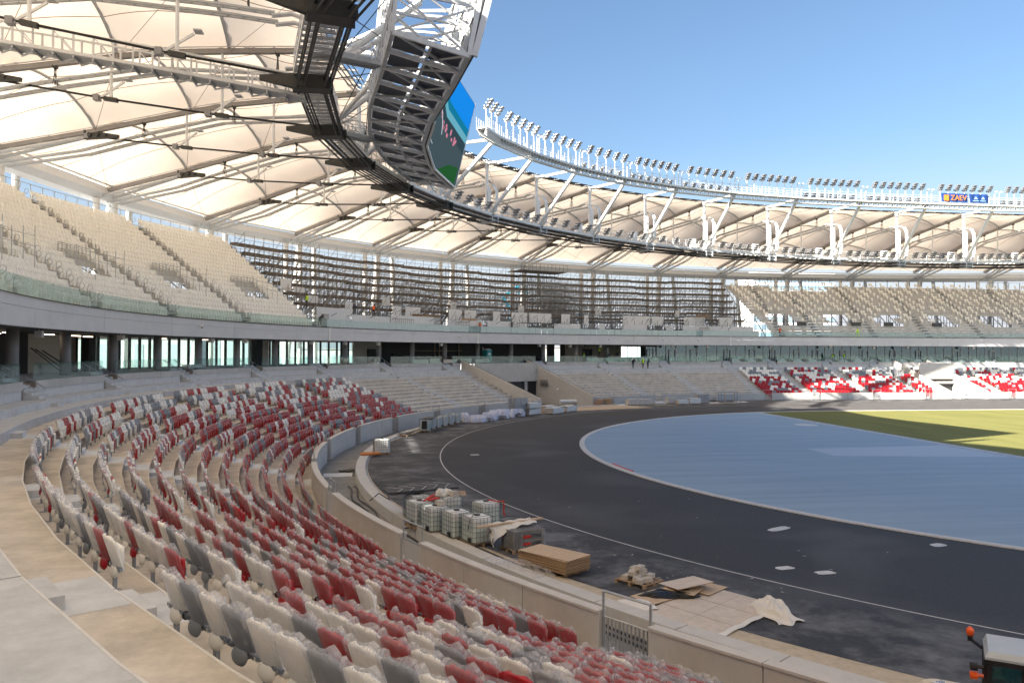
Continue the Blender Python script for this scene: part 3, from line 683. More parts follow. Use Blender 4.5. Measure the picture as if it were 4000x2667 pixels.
# stair guard rails at the openings
for c_,h in LV:
    m=MB()
    for z0,kk in ((uz(8),8.2),):
        for s in np.linspace(-1.6,1.6,9):
            m.beam(pt(ur(8),c_-1+s*.95,uz(8)-.1),pt(ur(8),c_-1+s*.95,uz(8)+1.15),.045)
        for zz in (.15,.65,1.15): m.beam(pt(ur(8),c_-1-1.55,uz(8)+zz),pt(ur(8),c_-1+1.55,uz(8)+zz),.05)
    for s in (-1,1):
        for kk in range(4,9): m.beam(pt(ur(kk),c_-1+s*1.55,uz(kk)-.3),pt(ur(kk),c_-1+s*1.55,uz(8)+1.0),.045)
        for z in (.3,1.0): m.beam(pt(ur(4),c_-1+s*1.55,uz(8)+z-.7),pt(ur(8),c_-1+s*1.55,uz(8)+z),.045)
    m.build('opening_guard',M['steel'],us)
    m=MB(); slab(m,ur(5)+.1,ur(8)+.2,c_-2.6,c_+.6,uz(4)+.3,uz(4)+.42); m.build('opening_floor',M['dark'],us)
# glass front rail of upper tier
ug=thing('upper_glass_railing','glass railing along the front of the upper tier','railing',pt(82.45,170,10.66))
A=arc(201,148.6,52)
for p,q in zip(A,A[1:]):
    m=MB(); slab(m,82.45,82.47,p-.02,q+.02,10.72,11.75); m.build('glass_pane',M['glass'],ug)
A=arc(148.6,xa(9.0),70)
fg=thing('film_glass_railing','glass railing with pale protective film in front of the scaffolding','railing',pt(82.45,120,10.66))
for i,(p,q) in enumerate(zip(A,A[1:])):
    m=MB(); slab(m,82.45,82.47,p-.02,q+.02,10.78,11.72); m.build('glass_pane',M['film'] if i not in (23,24,60) else M['facade'],fg)
A=arc(xa(9.2),xa(78),50)
rg=thing('upper_glass_railing','glass railing in front of the far right upper tier','railing',pt(82.45,xa(30),10.66))
for p,q in zip(A,A[1:]):
    m=MB(); slab(m,82.45,82.47,p-.02,q+.02,10.78,11.65); m.build('glass_pane',M['glass'],rg)
m=MB(); 
for a in arc(201,xa(78),260): m.box(pt(82.5,a,10.66),.10,.08,.12,faz(a))
slab(m,82.40,82.44,201,xa(78),10.665,10.76,n=110)
o=m.build('rail_clamp_strip',M['gunm'],label='dark clamp strip holding the upper tier glass railings',cat='railing base',origin=pt(82.45,150,10.66)); 
# ------------------------------------------------------------ right upper stand
rs=thing('upper_stand','far right upper stand of grey rows with only scattered cream seats','grandstand',pt(90,xa(30),10.6))
RA0=xa(8.6)
RAX=[xa(x) for x in (24,40,56,72)]
def shear(x,k): return x
RVO=[(16.5,5),(27.5,5),(39.0,5),(50.5,5),(62,5)]
def rvoid(x,k):
    return 5<=k<=8 and any(abs(x-c_)<2.4 for c_,_ in RVO)
for k in range(NU):
    x0=8.8+.22*(19-k)*1.0 if k>5 else 12.4
    xs_=list(np.arange(x0,78,2.4))
    for j in range(0,len(xs_)-1,4):
        m=MB(); any_=False
        for p,q in zip(xs_[j:j+5],xs_[j+1:j+5]):
            if rvoid((p+q)/2,k): continue
            if k>=18 and (18<p<30): continue
            any_=True
            slab(m,ur(k)-.1,ur(k)+UD-.1,xa(p),xa(q-.02),uz(k)-.08,uz(k)); slab(m,ur(k)-.1,ur(k)-.05,xa(p),xa(q-.02),uz(k)-.5,uz(k)-.08)
        if any_: m.build('deck_row',M['ugrey'],rs)
for x in (14.4,21.8,33.2,44.7,56,67.6):
    for k in range(0,NU):
        if k>=18 and (18<x<30): continue
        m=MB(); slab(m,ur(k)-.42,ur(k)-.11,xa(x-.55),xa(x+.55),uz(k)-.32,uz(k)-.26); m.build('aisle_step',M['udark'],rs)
m=MB()
for x in np.arange(9,78,2.07):
    for k in (3,8,13,18): m.beam(pt(ur(k)+.2,xa(x),10.6),pt(ur(k)+.2,xa(x),uz(k)-.5),.09)
    m.beam(pt(ur(0),xa(x),UZ0-.4),pt(ur(19),xa(x),uz(19)-.5),.12)
    for z in (13,15,17): m.beam(pt(ur(8)+.2,xa(x),z),pt(ur(13)+.2,xa(x+2.07),z+1.8),.06)
for z in (12,14,16,18): m.beam(pt(ur(13)+.2,xa(9),z),pt(ur(13)+.2,xa(78),z),.06)
o=m.build('support_frame',M['scaf'],rs); o['kind']='stuff'
m=MB()
for x in np.arange(8.8,78,2.6):
    if 18<x<30: continue
    m.beam(pt(ur(19)+.8,xa(x),uz(19)-.3),pt(ur(19)+.8,xa(x),uz(19)+1.5),.08); m.beam(pt(ur(19)+.8,xa(x),uz(19)+1.5),pt(ur(19)+.8,xa(x+2.6),uz(19)+1.5),.05)
m.build('back_rail',M['gunm'],rs)
m=MB()
for x in np.arange(18,30,.75): m.beam(pt(ur(19),xa(x),uz(17)-.3),pt(ur(19),xa(x),uz(19)+1.6),.06)
for z in (.9,1.9,2.7): m.beam(pt(ur(19),xa(18),uz(17)+z),pt(ur(19),xa(30),uz(17)+z),.07)
m.build('scaffold_rail',M['gunm'],rs)
# grey boxes on the right stand and workers' stuff
for i,(x,z,k) in enumerate(((19.5,0,4),(30.8,0,4),(37.6,0,4),(48,0,4))):
    m=MB(); o=pt(ur(k),xa(x),uz(k)); m.box(o,1.7,.6,.7); m.build('crate',M['udark'],label='dark grey crate on the lower rows of the far upper stand, %s from the left'%ORD[i],cat='crate',origin=o)
# ============================================================ scaffolding between the stands
sc=thing('scaffolding','bare steel scaffolding terraces where the upper stand is unfinished','scaffolding',pt(90,120,10.6))
SA=[148.4,143.0,138.4,133.4,128.6,123.6,118.8,113.9,109.0,104.2,99.4,94.6,90.0,xa(8.2)]
LVN=8
def sR(j): return 97.6-1.72*j
def sz(j): return 21.9-1.33*j
for j in range(LVN-1):
    for i,(p,q) in enumerate(zip(SA,SA[1:])):
        dz=.22*(i%2); m=MB(); slab(m,sR(j)-.45,sR(j)+.45,p-.05,q+.05,sz(j)-.36+dz*.5,sz(j)+.02+dz*.5,n=2); m.build('plank_deck',M['plank'],sc)
        if j>0:
            m=MB(); slab(m,sR(j)+.55,sR(j)+.75,p-.6,q+.9,sz(j)+.52,sz(j)+.56,n=2); m.build('pale_plank',M['plankp'],sc)
st=MB(); br=MB(); lg=MB()
A=arc(148.4,xa(8.2),58)
for j in range(LVN):
    for i,a in enumerate(A):
        top=sz(j)+(1.25 if j==0 else .95)
        st.beam(pt(sR(j)-.4,a,10.6),pt(sR(j)-.4,a,top),.06)
        if i%2==0: st.beam(pt(sR(j)+.4,a,10.6),pt(sR(j)+.4,a,sz(j)+.5),.06)
        if i<len(A)-1:
            b_=A[i+1]
            for z in np.arange(12.0,sz(j),1.35):
                if random.random()<.85: lg.beam(pt(sR(j)-.4,a,z),pt(sR(j)-.4,b_,z),.07)
                if random.random()<.6: br.beam(pt(sR(j)-.4,a,z),pt(sR(j)-.4,b_,z+2),.05)
                if random.random()<.35: br.beam(pt(sR(j)-.4,a,z),pt(sR(j)-2.1,a,z+1.9 if z+1.9<sz(j) else z+.6),.06)
            if j==0:
                for z in (.55,1.1): lg.beam(pt(sR(j)-.4,a,sz(j)+z),pt(sR(j)-.4,b_,sz(j)+z),.045)
            lg.beam(pt(sR(j)-.4,a,sz(j)-.16),pt(sR(j)-.4,b_,sz(j)-.16),.06)
            if random.random()<.6: lg.beam(pt(sR(j)-.4,a,sz(j)-.75),pt(sR(j)-.4,b_,sz(j)-.75),.045)
for mb_,nm in ((st,'standards'),(br,'braces'),(lg,'ledgers')):
    o=mb_.build(nm,M['scaf'],sc); o['kind']='stuff'
# dense scaffold tower
tw=thing('scaffold_tower','dense dark scaffold tower with railed platform on top','scaffold tower',pt(93,112.3,10.6))
m=MB()
for R in np.arange(88,97,1.2):
    zt_=22.6-(97-R)*.35
    for a in np.arange(109.6,115.1,.75):
        m.beam(pt(R,a,10.6),pt(R,a,min(zt_,sz(0)+1.2)),.06)
        for z in np.arange(12,20.5,1.0): m.beam(pt(R,a,z),pt(R,a-.75,z),.045)
        for z in np.arange(12,20,2.0): m.beam(pt(R,a,z),pt(R,a-.75,z+2),.04)
o=m.build('tower_frame',M['scaf'],tw); o['kind']='stuff'
m=MB(); slab(m,93,97.5,115.4,109.2,22.4,22.5,n=2)
m.build('platform',M['plank'],tw)
m=MB()
for a in arc(115.4,109.2,12): m.beam(pt(93,a,22.5),pt(93,a,23.7),.06)
for z in (.1,.6,1.2): m.beam(pt(93,115.4,22.5+z),pt(93,109.2,22.5+z),.06)
m.build('platform_rail',M['scaf'],tw)
# white boards at the foot of the scaffold
wb=thing('board_wall','white board cladding with gaps along the foot of the scaffolding','cladding',pt(84.5,120,10.7))
def board(a0,a1,R,z0,z1,mt='whitep'):
    m=MB(); slab(m,R,R+.05,a0,a1,z0,z1,n=2); m.build('board',M[mt],wb)
a=148.3
B1=[(148.2,143.6,84.4,10.75,13.3),(143.5,138.2,84.3,10.75,12.6),(138.0,131.9,84.4,10.75,12.9),(131.7,130.2,85.6,10.75,13.2),(130.0,124.9,84.4,10.75,12.6),(124.2,121.0,84.4,10.75,12.7),
    (120.6,118.6,84.4,10.75,12.5),(114.7,111.0,84.4,10.75,12.6),(108.2,107.4,84.6,10.75,12.8),(105.0,101.6,84.4,10.75,12.7),(98.9,97.9,84.4,10.75,12.7),(96.6,90.5,84.4,10.75,12.6),(90.4,xa(8.8),84.4,10.75,12.6)]
for b_ in B1: board(*b_)
for (a0,a1) in ((142.8,141.8),(136.4,135.2),(134.6,132.6),(128.6,126.8),(126.4,124.8),(122.4,121.4),(119.8,117.6),(117.3,114.2),(112.8,111.6),(109.6,109.0),(104.2,100.4),(100.2,98.6),(95.8,93.0),(91.2,xa(5.6))): board(a0,a1,86.3,12.75,14.35)
for (a0,a1) in ((136.9,135.9),(127.6,126.8),(118.2,117.4),(107.5,106.7),(96.6,96.0)): board(a0,a1,87.6,14.4,15.6,'panelw')
m=MB(); slab(m,84.0,98,148.4,xa(8.4),10.55,10.66,n=30); S('upper_deck_floor',m,M['floorc'])
# board panel steps beside left stand
for i,(a,k) in enumerate(((147.6,9),(147.0,7.2),(146.3,5.3))):
    m=MB(); slab(m,ur(k),ur(k)+.05,a+.6,a-.7,uz(k)-.3,uz(k)+1.2); m.build('stair_panel',M['whitep'],wb)
# guard rails and piles of planks along the deck
for i,(a0,a1) in enumerate(((148.3,147.3),(138.0,135.4),(129.4,127.3),(121.6,119.4),(117.8,116.0),(106.8,105.2),(101.2,99.9),(94.6,93.3))):
    m=MB()
    for q in arc(a0,a1,9): m.beam(pt(83.6,q,10.75),pt(83.6,q,12.35),.035)
    for z in (10.85,12.35): m.beam(pt(83.6,a0,z),pt(83.6,a1,z),.05)
    m.build('guard_rail',M['gunm'],label='steel guard rail panel on the deck before the scaffolding, %s from the left'%ORD[i],cat='guard rail',group='deck guard rails',origin=pt(83.6,(a0+a1)/2,10.7))
for i,(a,R,z,l,mt) in enumerate(((133.0,85.2,12.95,4,'wood'),(131.0,85.6,13.0,2.6,'wood'),(126.3,85.0,12.65,3.4,'plankp'),(137.2,83.9,10.75,1.8,'wood'),(126.0,83.9,11.4,2.6,'wood'),(93.4,85.5,14.4,3,'wood'))):
    m=MB(); 
    for q in range(4):
        h=l/R*57.3/2; m.beam(pt(R+random.uniform(-.2,.2),a+h,z+.1*q),pt(R+random.uniform(-.2,.2),a-h*random.uniform(.6,1),z+.1*q),.5,.08)
    m.build('timber_pile',M[mt],label='pile of timber boards on the scaffold deck, %s of six from the left'%ORD[i],cat='timber pile',origin=pt(R,a,z),group='timber piles on the deck')
# ============================================================ roof geometry
TI=[3.1959,3.0739,2.9611,2.8482,2.7445,2.6325,2.5171,2.3936,2.2644,2.1225,1.9652,1.7981,1.6192,1.4323,1.2617,1.1042,.955,.81]
TO=[3.185,3.0616,2.9375,2.8134,2.6897,2.5604,2.4345,2.3032,2.1693,2.0318,1.8934,1.7548,1.6118,1.4688,1.3252,1.1843,1.045,.905]
XC=28.4845
def pol(t,r): 
    q=r[0]*(1+r[1]*math.cos(2*t)+r[2]*math.cos(4*t)); return (XC+q*math.cos(t),q*math.sin(t))
def ti(i):
    if i<0: return 2*PI-ti(-i+1) if -i+1<=17 else 2*PI-TI[-1]
    return TI[i]
def to(i):
    if i<0: return 2*PI-to(-i+1)
    return TO[i]
def nd(i):
    t=ti(i); u=to(i); a=pol(t,(78.8052,.166,-.0021)); b=pol(u,(115.9078,.1049,-.0026))
    A=Vector((a[0],a[1],0)); B=Vector((b[0],b[1],0)); d=B-A; D=d.length; d.normalize()
    zL=24.0385+1.1007*math.cos(2*t); zE=24.0136+.4968*math.cos(2*u)
    ex=max(0,min(3.4,(4-i)*.85)) if i>=0 else max(0,min(3.4,(4-(1-i))*.85))
    return dict(A=A,B=B,d=d,D=D,zL=zL,zU=31.05,zT=31.2,zE=zE,ex=ex,t=Vector((-d.y,d.x,0))*-1)
I0,I1=-12,17
ND={i:nd(i) for i in range(I0,I1+1)}
for i in ND:
    j=i+1 if i<I1 else i-1
    tv=(ND[j]['A']-ND[i]['A'])*(1 if j>i else -1); ND[i]['t']=tv.normalized()
PS=[0,7.5,12,16,25.5,36]; PZ=[31.05,30.35,29.9,29.2,27.25,25.35]
def ribz(i,s): return float(np.interp(s,PS,PZ))+ND[i]['ex']*s/36
def on(i,s,z=0.,tt=0.): n=ND[i]; p=n['A']+n['d']*s*(n['D']/36)+n['t']*tt; return Vector((p.x,p.y,z))
def arch(s):
    st_=[0,7.5,16,25.5,36]; hs=[.3,1.8,2.1,2.1,.1]; base=float(np.interp(s,st_,hs))
    for a,b in zip(st_,st_[1:]):
        if a<=s<=b: base-= .4*math.sin(PI*(s-a)/(b-a))
    return max(base,-.2)
def mem(i,s,w):
    a=on(i,s,ribz(i,s)+.25); b=on(i+1,s,ribz(i+1,s)+.25); p=a.lerp(b,w); p.z+=arch(s)*(4*w*(1-w))**.85; return p
roof=thing('roof','cream fabric roof with arched bays and steel ribs over the stands','roof',(-62,-5,24))
SEG=[0,7.5,16,25.5,36]
M['seam']=mat('membrane_seam',(.30,.19,.13),.7)
for i in range(I0,I1):
    vis= i>=-4 and i<=16
    for a,b in zip(SEG,SEG[1:]):
        m=MB(); m.sheet(lambda u,v:mem(i,a+(b-a)*v,u),10 if vis else 5,5 if vis else 3); m.build('membrane_panel',M['memb'],roof,smooth=True)
    if vis:
        for s in SEG[1:4]:
            m=MB(); m.tube([mem(i,s,k/12)-Vector((0,0,.12)) for k in range(13)],.13,6); m.build('membrane_hoop',M['steelp'],roof)
        m=MB()
        for wv in (.22,.5,.78):
            for a,b in zip(SEG,SEG[1:]):
                m.tube([mem(i,a+(b-a)*k/6,wv+(.5-wv)*.25*math.sin(PI*k/6))-Vector((0,0,.06)) for k in range(7)],.028,4,cap=False)
        # thin crossing cables
        for a,b in zip(SEG,SEG[1:]):
            m.tube([on(i,a,ribz(i,a)-.1),on(i+1,b,ribz(i+1,b)-.1)],.022,4); 
        o=m.build('seams',M['seam'],roof); o['kind']='stuff'
M['rib']=mat('rib_steel',(.30,.28,.265),.6,var=.15,vs=1)
for i in range(-5,17):
    m=MB(); ss=[0,4,7.5,12,16,20,25.5,30,36]
    for p,q in zip(ss,ss[1:]): m.beam(on(i,p,ribz(i,p)-.05),on(i,q,ribz(i,q)-.05),.42,.38)
    m.build('rib',M['rib'],roof)
    m=MB()
    for p,q in zip(ss,ss[1:]):
        for tt in (-.3,.3): m.beam(on(i,p,ribz(i,p)+.2,tt),on(i,q,ribz(i,q)+.2,tt),.07)
        m.beam(on(i,p,ribz(i,p)+.15,-.35),on(i,p,ribz(i,p)+.15,.35),.07)
    m.build('rib_edge',M['steelp'],roof)
    # gusset casting and outer lattice
    m=MB(); P=on(i,25.5,ribz(i,25.5)-.35); 
    m.hexa([P+ND[i]['d']*1.0+Vector((0,0,-.5))-ND[i]['t']*.22,P-ND[i]['d']*2.4+Vector((0,0,-.45))-ND[i]['t']*.1,P-ND[i]['d']*2.4+Vector((0,0,-.45))+ND[i]['t']*.1,P+ND[i]['d']*1.0+Vector((0,0,-.5))+ND[i]['t']*.22],
           [P+ND[i]['d']*1.0+Vector((0,0,.4))-ND[i]['t']*.22,P-ND[i]['d']*2.4+Vector((0,0,-.15))-ND[i]['t']*.1,P-ND[i]['d']*2.4+Vector((0,0,-.15))+ND[i]['t']*.1,P+ND[i]['d']*1.0+Vector((0,0,.4))+ND[i]['t']*.22])
    for k in range(3): m.tube([P-ND[i]['d']*(k*.8-.4)+Vector((0,0,-.1))-ND[i]['t']*.32,P-ND[i]['d']*(k*.8-.4)+Vector((0,0,-.1))+ND[i]['t']*.32],.22-.04*k,8)
    m.build('cable_casting',M['gunm'],roof)
    m=MB()
    for tt in (-.7,.7):
        m.tube([on(i,25.5,ribz(i,25.5)-.5,0),on(i,36,ND[i]['zE']+ND[i]['ex']+.1,tt)],.16,6)
    for k in range(7):
        s=26.5+k*1.45; a=on(i,s,ribz(i,s)-.2); f=(s-25.5)/10.5; b=on(i,s+.7,(1-f)*(ribz(i,25.5)-.5)+f*(ND[i]['zE']+ND[i]['ex']+.1),(-1)**k*.7*f); m.beam(a,b,.07)
    m.build('outer_lattice',M['steelp'],roof)
    # tie cable, hangers
    m=MB(); e=ND[i]['ex']; zg=ribz(i,25.5)-.6
    def cz(s): return zg+(ND[i]['zL']-.1-zg)*(25.5-s)/25.5-.012*s*(25.5-s)/8
    m.tube([on(i,s,cz(s)) for s in (25.5,17,8.5,0)],.085,6); m.build('tie_cable',M['black'],roof)
    m=MB()
    for s in (8.0,16.4): 
        m.tube([on(i,s,ribz(i,s)-.2),on(i,s,cz(s))],.12,6)
    m.build('hanger',M['white'],roof) if False else None
    for s in (8.0,16.4):
        m=MB(); m.tube([on(i,s,ribz(i,s)-.2),on(i,s,cz(s))],.12,6); m.build('hanger',M['white'],roof)
        m=MB(); m.beam(on(i,s-.5,cz(s-.5)-.02),on(i,s+.5,cz(s+.5)-.02),.36,.30); m.build('cable_clamp',M['gunm'],roof)
    m=MB()
    for s in (3.8,11.8,20.6):
        a=on(i,s,ribz(i,s)-.15); m.beam(a,a+Vector((0,0,-.25)),.4,.3)
        for tt in (-.3,.3):
            m.tube([on(i,s,ribz(i,s)-.3,0),on(i,s,ribz(i,s)-1.7,tt)],.03,4); m.tube([on(i,s,ribz(i,s)-.3,tt*.5),on(i,s,ribz(i,s)-1.7,-tt*.3)],.03,4)
    o=m.build('duct_hanger',M['gunm'],roof)
    # two service ducts with hooks round the ring
    if i>=-4:
        for off in (.15,1.55):
            e=ND[i]['ex']
            pz=lambda s:float(np.interp(s,[1,5,13.6,21,27,36],[28.9,28.9,28.55,26.9,25.35,23.95]))+e*s/36
            pts=[on(i,s,pz(s),off) for s in (36,31,27,23,20,17,13.6,9,5,2.2)]
            m=MB()
            for dt in (-.22,.22):
                q=[on(i,s,pz(s),off+dt) for s in (36,31,27,23,20,17,13.6,9,5,2.2)]
                for a_,b_ in zip(q,q[1:]): m.beam(a_,b_,.13,.13)
            for k,s in enumerate(np.arange(2.5,36,.95)):
                if k%1==0: m.beam(on(i,s,pz(s),off-.22),on(i,s,pz(s),off+.22),.07,.05)
            m.build('service_duct',M['steelp'],roof)
            zb=ND[i]['zL']+.75; zt__=29.0
            hk=[(2.4,zt__-.05),(1.2,zt__+.15),(.3,zt__-.15),(-.25,zt__-.95),(-.3,zt__-2),(-.3,zb+1.1),(-.1,zb+.3),(.5,zb-.15),(1.5,zb-.25)]
            m=MB()
            for dt in (-.17,0,.17): m.tube([on(i,s,z,off+dt) for s,z in hk],.085,6)
            for s,z in hk[2:]: m.beam(on(i,s,z,off-.27),on(i,s,z,off+.27),.10,.12)
            m.build('duct_hook',M['white'],roof,smooth=False)
# eave
m=None
for i in range(-8,17):
    m=MB(); e0,e1=ND[i]['ex'],ND[i+1]['ex']
    def ep(j,ds,z,e): n=ND[j]; p=n['B']+n['d']*ds; return Vector((p.x,p.y,z+e))
    def pr(ds0,z0,ds1,z1):
        m.quad(ep(i,ds0,ND[i]['zE']+z0,e0),ep(i+1,ds0,ND[i+1]['zE']+z0,e1),ep(i+1,ds1,ND[i+1]['zE']+z1,e1),ep(i,ds1,ND[i]['zE']+z1,e0))
    pr(-.2,1.15,-.2,.35); pr(-.2,.35,.5,-.25); pr(.5,-.25,2.2,-.25); pr(2.2,-.25,2.6,.6); pr(2.6,.6,-.2,1.15)
    m.build('eave_beam',M['whitep'],roof)
    m=MB(); m.tube([ep(i,-.5,ND[i]['zE']+1.35,e0),ep(i+1,-.5,ND[i+1]['zE']+1.35,e1)],.12,6); m.build('eave_tube',M['white'],roof)
# columns behind the stands
ce=0
for i in range(-1,17):
    n=ND[i]; e=n['ex']
    for s in (-1,1):
        P=n['B']+n['t']*s*1.25+n['d']*.3; m=MB(); m.tube([(P.x,P.y,-.75),(P.x,P.y,n['zE']+e-.2)],.36,14); 
        m.build('roof_column',M['white'],label='thick pale roof column behind the upper tier, number %d from the left'%(2*(i+1)+(s+1)//2+1),cat='column',group='roof columns',origin=(P.x,P.y,-.75))
    P=n['B']+n['d']*6+n['t']*2.6; Q=n['B']+n['d']*2.2+n['t']*2.6; m=MB(); m.tube([(P.x,P.y,-.75),(Q.x,Q.y,n['zE']+e)],.42,12); 
    m.build('outer_column',M['white'],label='white outer column seen through the scaffolding, %s from the left'%ORD[i+1],cat='column',group='white outer columns',origin=(P.x,P.y,-.75))
    P=n['B']+n['d']*9+n['t']*11.5; Q=n['B']+n['d']*2.4+n['t']*5.5; m=MB(); m.tube([(P.x,P.y,-.75),(Q.x,Q.y,n['zE']+e)],.38,12)
    m.build('raking_column',M['white'],label='white slanting outer column, %s from the left'%ORD[i+1],cat='column',group='white slanting columns',origin=(P.x,P.y,-.75))
# spotlights on the tie cables
sp0=None
def spotlight(i,k,s):
    global sp0
    zg=ribz(i,25.5)-.6; z=zg+(ND[i]['zL']-.1-zg)*(25.5-s)/25.5-.012*s*(25.5-s)/8
    loc=on(i,s,z+.15); lab='white twin spotlight on the %s roof cable from the left, at its %s'%(ORD[i],('inner hanger','outer hanger','cable casting')[k])
    rz=math.atan2(ND[i]['d'].y,ND[i]['d'].x)
    if sp0 is None:
        t=thing('spotlight',lab,'spotlight',loc,rz,'spotlights on the roof cables')
        m=MB(); m.beam((-1.0,0,1.2),(.9,0,-.1),.12,.16); m.beam((0,-.1,.2),(0,.1,.2),.2,.3); m.build('bracket',M['white'],t)
        m=MB(); m.beam((-1.25,-.35,1.35),(-1.25,.35,1.35),.5,.1); m.build('spot_head',M['steelp'],t)
        m=MB(); m.beam((1.05,-.28,-.05),(1.05,.28,-.05),.42,.45); m.build('spot_head',M['led'],t); sp0=t; return
    dup(sp0,loc,rz,lab,'spotlights on the roof cables')
for i in range(0,15):
    for k,s in enumerate((8.0,16.4,25.2)): spotlight(i,k,s)
# ============================================================ tension rings
ring=thing('inner_ring','dark steel cable ring with catwalk round the roof opening','ring structure',tuple(on(0,0,24)))
def off(i,s,z,tt=0): return on(i,s,z,tt)
for k,(s,dz) in enumerate(((-1.15,.05),(-.78,.05),(.45,.05),(.85,.05),(-1.15,-.42),(-.78,-.42),(.45,-.42),(.85,-.42))):
    m=MB(); m.tube([off(i,s,ND[i]['zL']-.35+dz) for i in range(-6,18)],.072,6); m.build('ring_cable',M['black'],ring)
for i in range(-5,17):
    m=MB(); z=ND[i]['zL']
    for tt in (-.55,.55):
        for s0,s1 in ((-1.35,1.15),): m.beam(on(i,s0,z-.45,tt),on(i,s1,z-.45,tt),.12,.75)
    m.beam(on(i,-1.1,z-.05),on(i,1.1,z-.05),1.2,.14); m.beam(on(i,-1.1,z-.8),on(i,1.1,z-.8),1.2,.08)
    for s in (-1.0,-.1,1.0): m.beam(on(i,s,z-.4,-.6),on(i,s,z-.4,.6),.1,.6)
    m.build('cable_clamp_box',M['gunm'] if i<5 else M['steelp'],ring)
    m=MB(); m.hexa([on(i,.9,z-.75,-.25),on(i,3.1,z-.35,-.1),on(i,3.1,z-.35,.1),on(i,.9,z-.75,.25)],[on(i,.9,z+.15,-.25),on(i,3.1,z-.02,-.1),on(i,3.1,z-.02,.1),on(i,.9,z+.15,.25)]); m.build('cable_socket',M['gunm'],ring)
    m=MB(); m.tube([on(i,0,z,0),on(i,0,31.0,0)],.20,10); m.build('mast',M['white'],ring)
for i in range(-5,16):
    P0=ND[i];
    def q(w,s,z): return on(i,s,P0['zL']+z).lerp(on(i+1,s,ND[i+1]['zL']+z),w)
    m=MB()
    for w in np.linspace(0.06,.94,13): m.beam(q(w,-.9,.12),q(w,1.0,.12),.16,.12)
    if i>4: m.beam(q(.04,-.1,.22),q(.96,-.1,.22),1.5,.03)
    else:
        for w in np.linspace(0.03,.97,40): m.beam(q(w,-.7,.22),q(w,.55,.22),.09,.03)
    m.build('catwalk_deck',M['steelp'] ,ring)
    m=MB()
    for s in (-.95,1.05):
        m.beam(q(.03,s,.12),q(.97,s,.12),.09,.3)
        for z in (.75,1.3): m.beam(q(.03,s,z),q(.97,s,z),.05,.05)
        for w in np.linspace(.06,.94,9): m.beam(q(w,s,.2),q(w,s,1.3),.06)
    m.build('catwalk_rail',M['white'],ring)
    if i>=3:
        m=MB(); c_=q(.82,.3,.25); m.box(c_,.9,.5,1.6,math.atan2(P0['t'].y,P0['t'].x)); m.build('control_cabinet',M['white'],ring)
# upper tension cables along the membrane edge
for k in range(5):
    m=MB(); m.tube([on(i,-1.0+.42*k,31.25+.05*k) for i in range(-6,18)],.06,5); m.build('upper_ring_cable',M['black'],ring)
m=MB()
for i in range(-5,17):
    for w in (.12,.3,.5,.7,.88):
        a=on(i,-1.1,31.25).lerp(on(min(i+1,17),-1.1,31.25),w); b=on(i,.8,31.45).lerp(on(min(i+1,17),.8,31.45),w); m.beam(a,b,.16,.12)
m.build('cable_spacer',M['steel'],ring)['kind']='stuff'
for i in range(-5,17):
    m=MB(); m.beam(on(i,-1.6,31.15),on(i,1.1,31.3),.7,.25); m.tube([on(i,0,30.6),on(i,0,31.3)],.28,8); m.build('mast_head',M['white'],ring)
# light catwalk on struts
G_=7.17
lc=thing('light_catwalk','white lattice catwalk ring that carries the floodlights','catwalk',tuple(on(5,-G_,31)))
for i in range(-4,17):
    ztp=31.2 if i>3 else 30.6
    m=MB(); m.tube([on(i,0,31.1),on(i,-G_+.3,ztp)],.19,8); m.build('strut',M['white'],lc)
    m=MB(); m.tube([on(i,-.2,ND[i]['zL']+.1),on(i,-G_+.3,ztp-.15)],.24,8); m.build('strut',M['white'],lc)
    m=MB(); m.tube([on(i,-.35,ND[i]['zL']+.35),on(i,-G_,ztp+.1)],.07,6); m.build('strut_cable_tray',M['steel'],lc)
for i in range(3,16):
    wa=.5 if i==3 else 0
    def q(w,s,z): w=wa+(1-wa)*w; return on(i,-G_+s,31.2+z).lerp(on(i+1,-G_+s,31.2+z),w)
    m=MB()
    for s in (-.55,.55):
        m.beam(q(0,s,.1),q(1,s,.1),.12,.24); m.tube([q(0,s*.4,-.65),q(1,s*.4,-.65)],.09,5)
        n=14
        for k in range(n):
            a=q(k/n,s,.05); b=q((k+.5)/n,s*.4,-.62); c_=q((k+1)/n,s,.05); m.beam(a,b,.06); m.beam(b,c_,.06)
    m.build('lattice',M['white'],lc)
    m=MB(); m.beam(q(0,0,.2),q(1,0,.2),1.0,.03)
    for w in np.linspace(0,1,15): m.beam(q(w,-.55,.12),q(w,.55,.12),.12,.1)
    m.build('deck',M['steel'],lc)
    m=MB()
    for s in (-.6,.6):
        for z in (.6,.95,1.3): m.tube([q(0,s,z),q(1,s,z)],.025,4)
        for w in np.linspace(0,1,8)[:-1]: m.beam(q(w,s,.2),q(w,s,1.3),.06)
    m.build('rail',M['white'],lc)
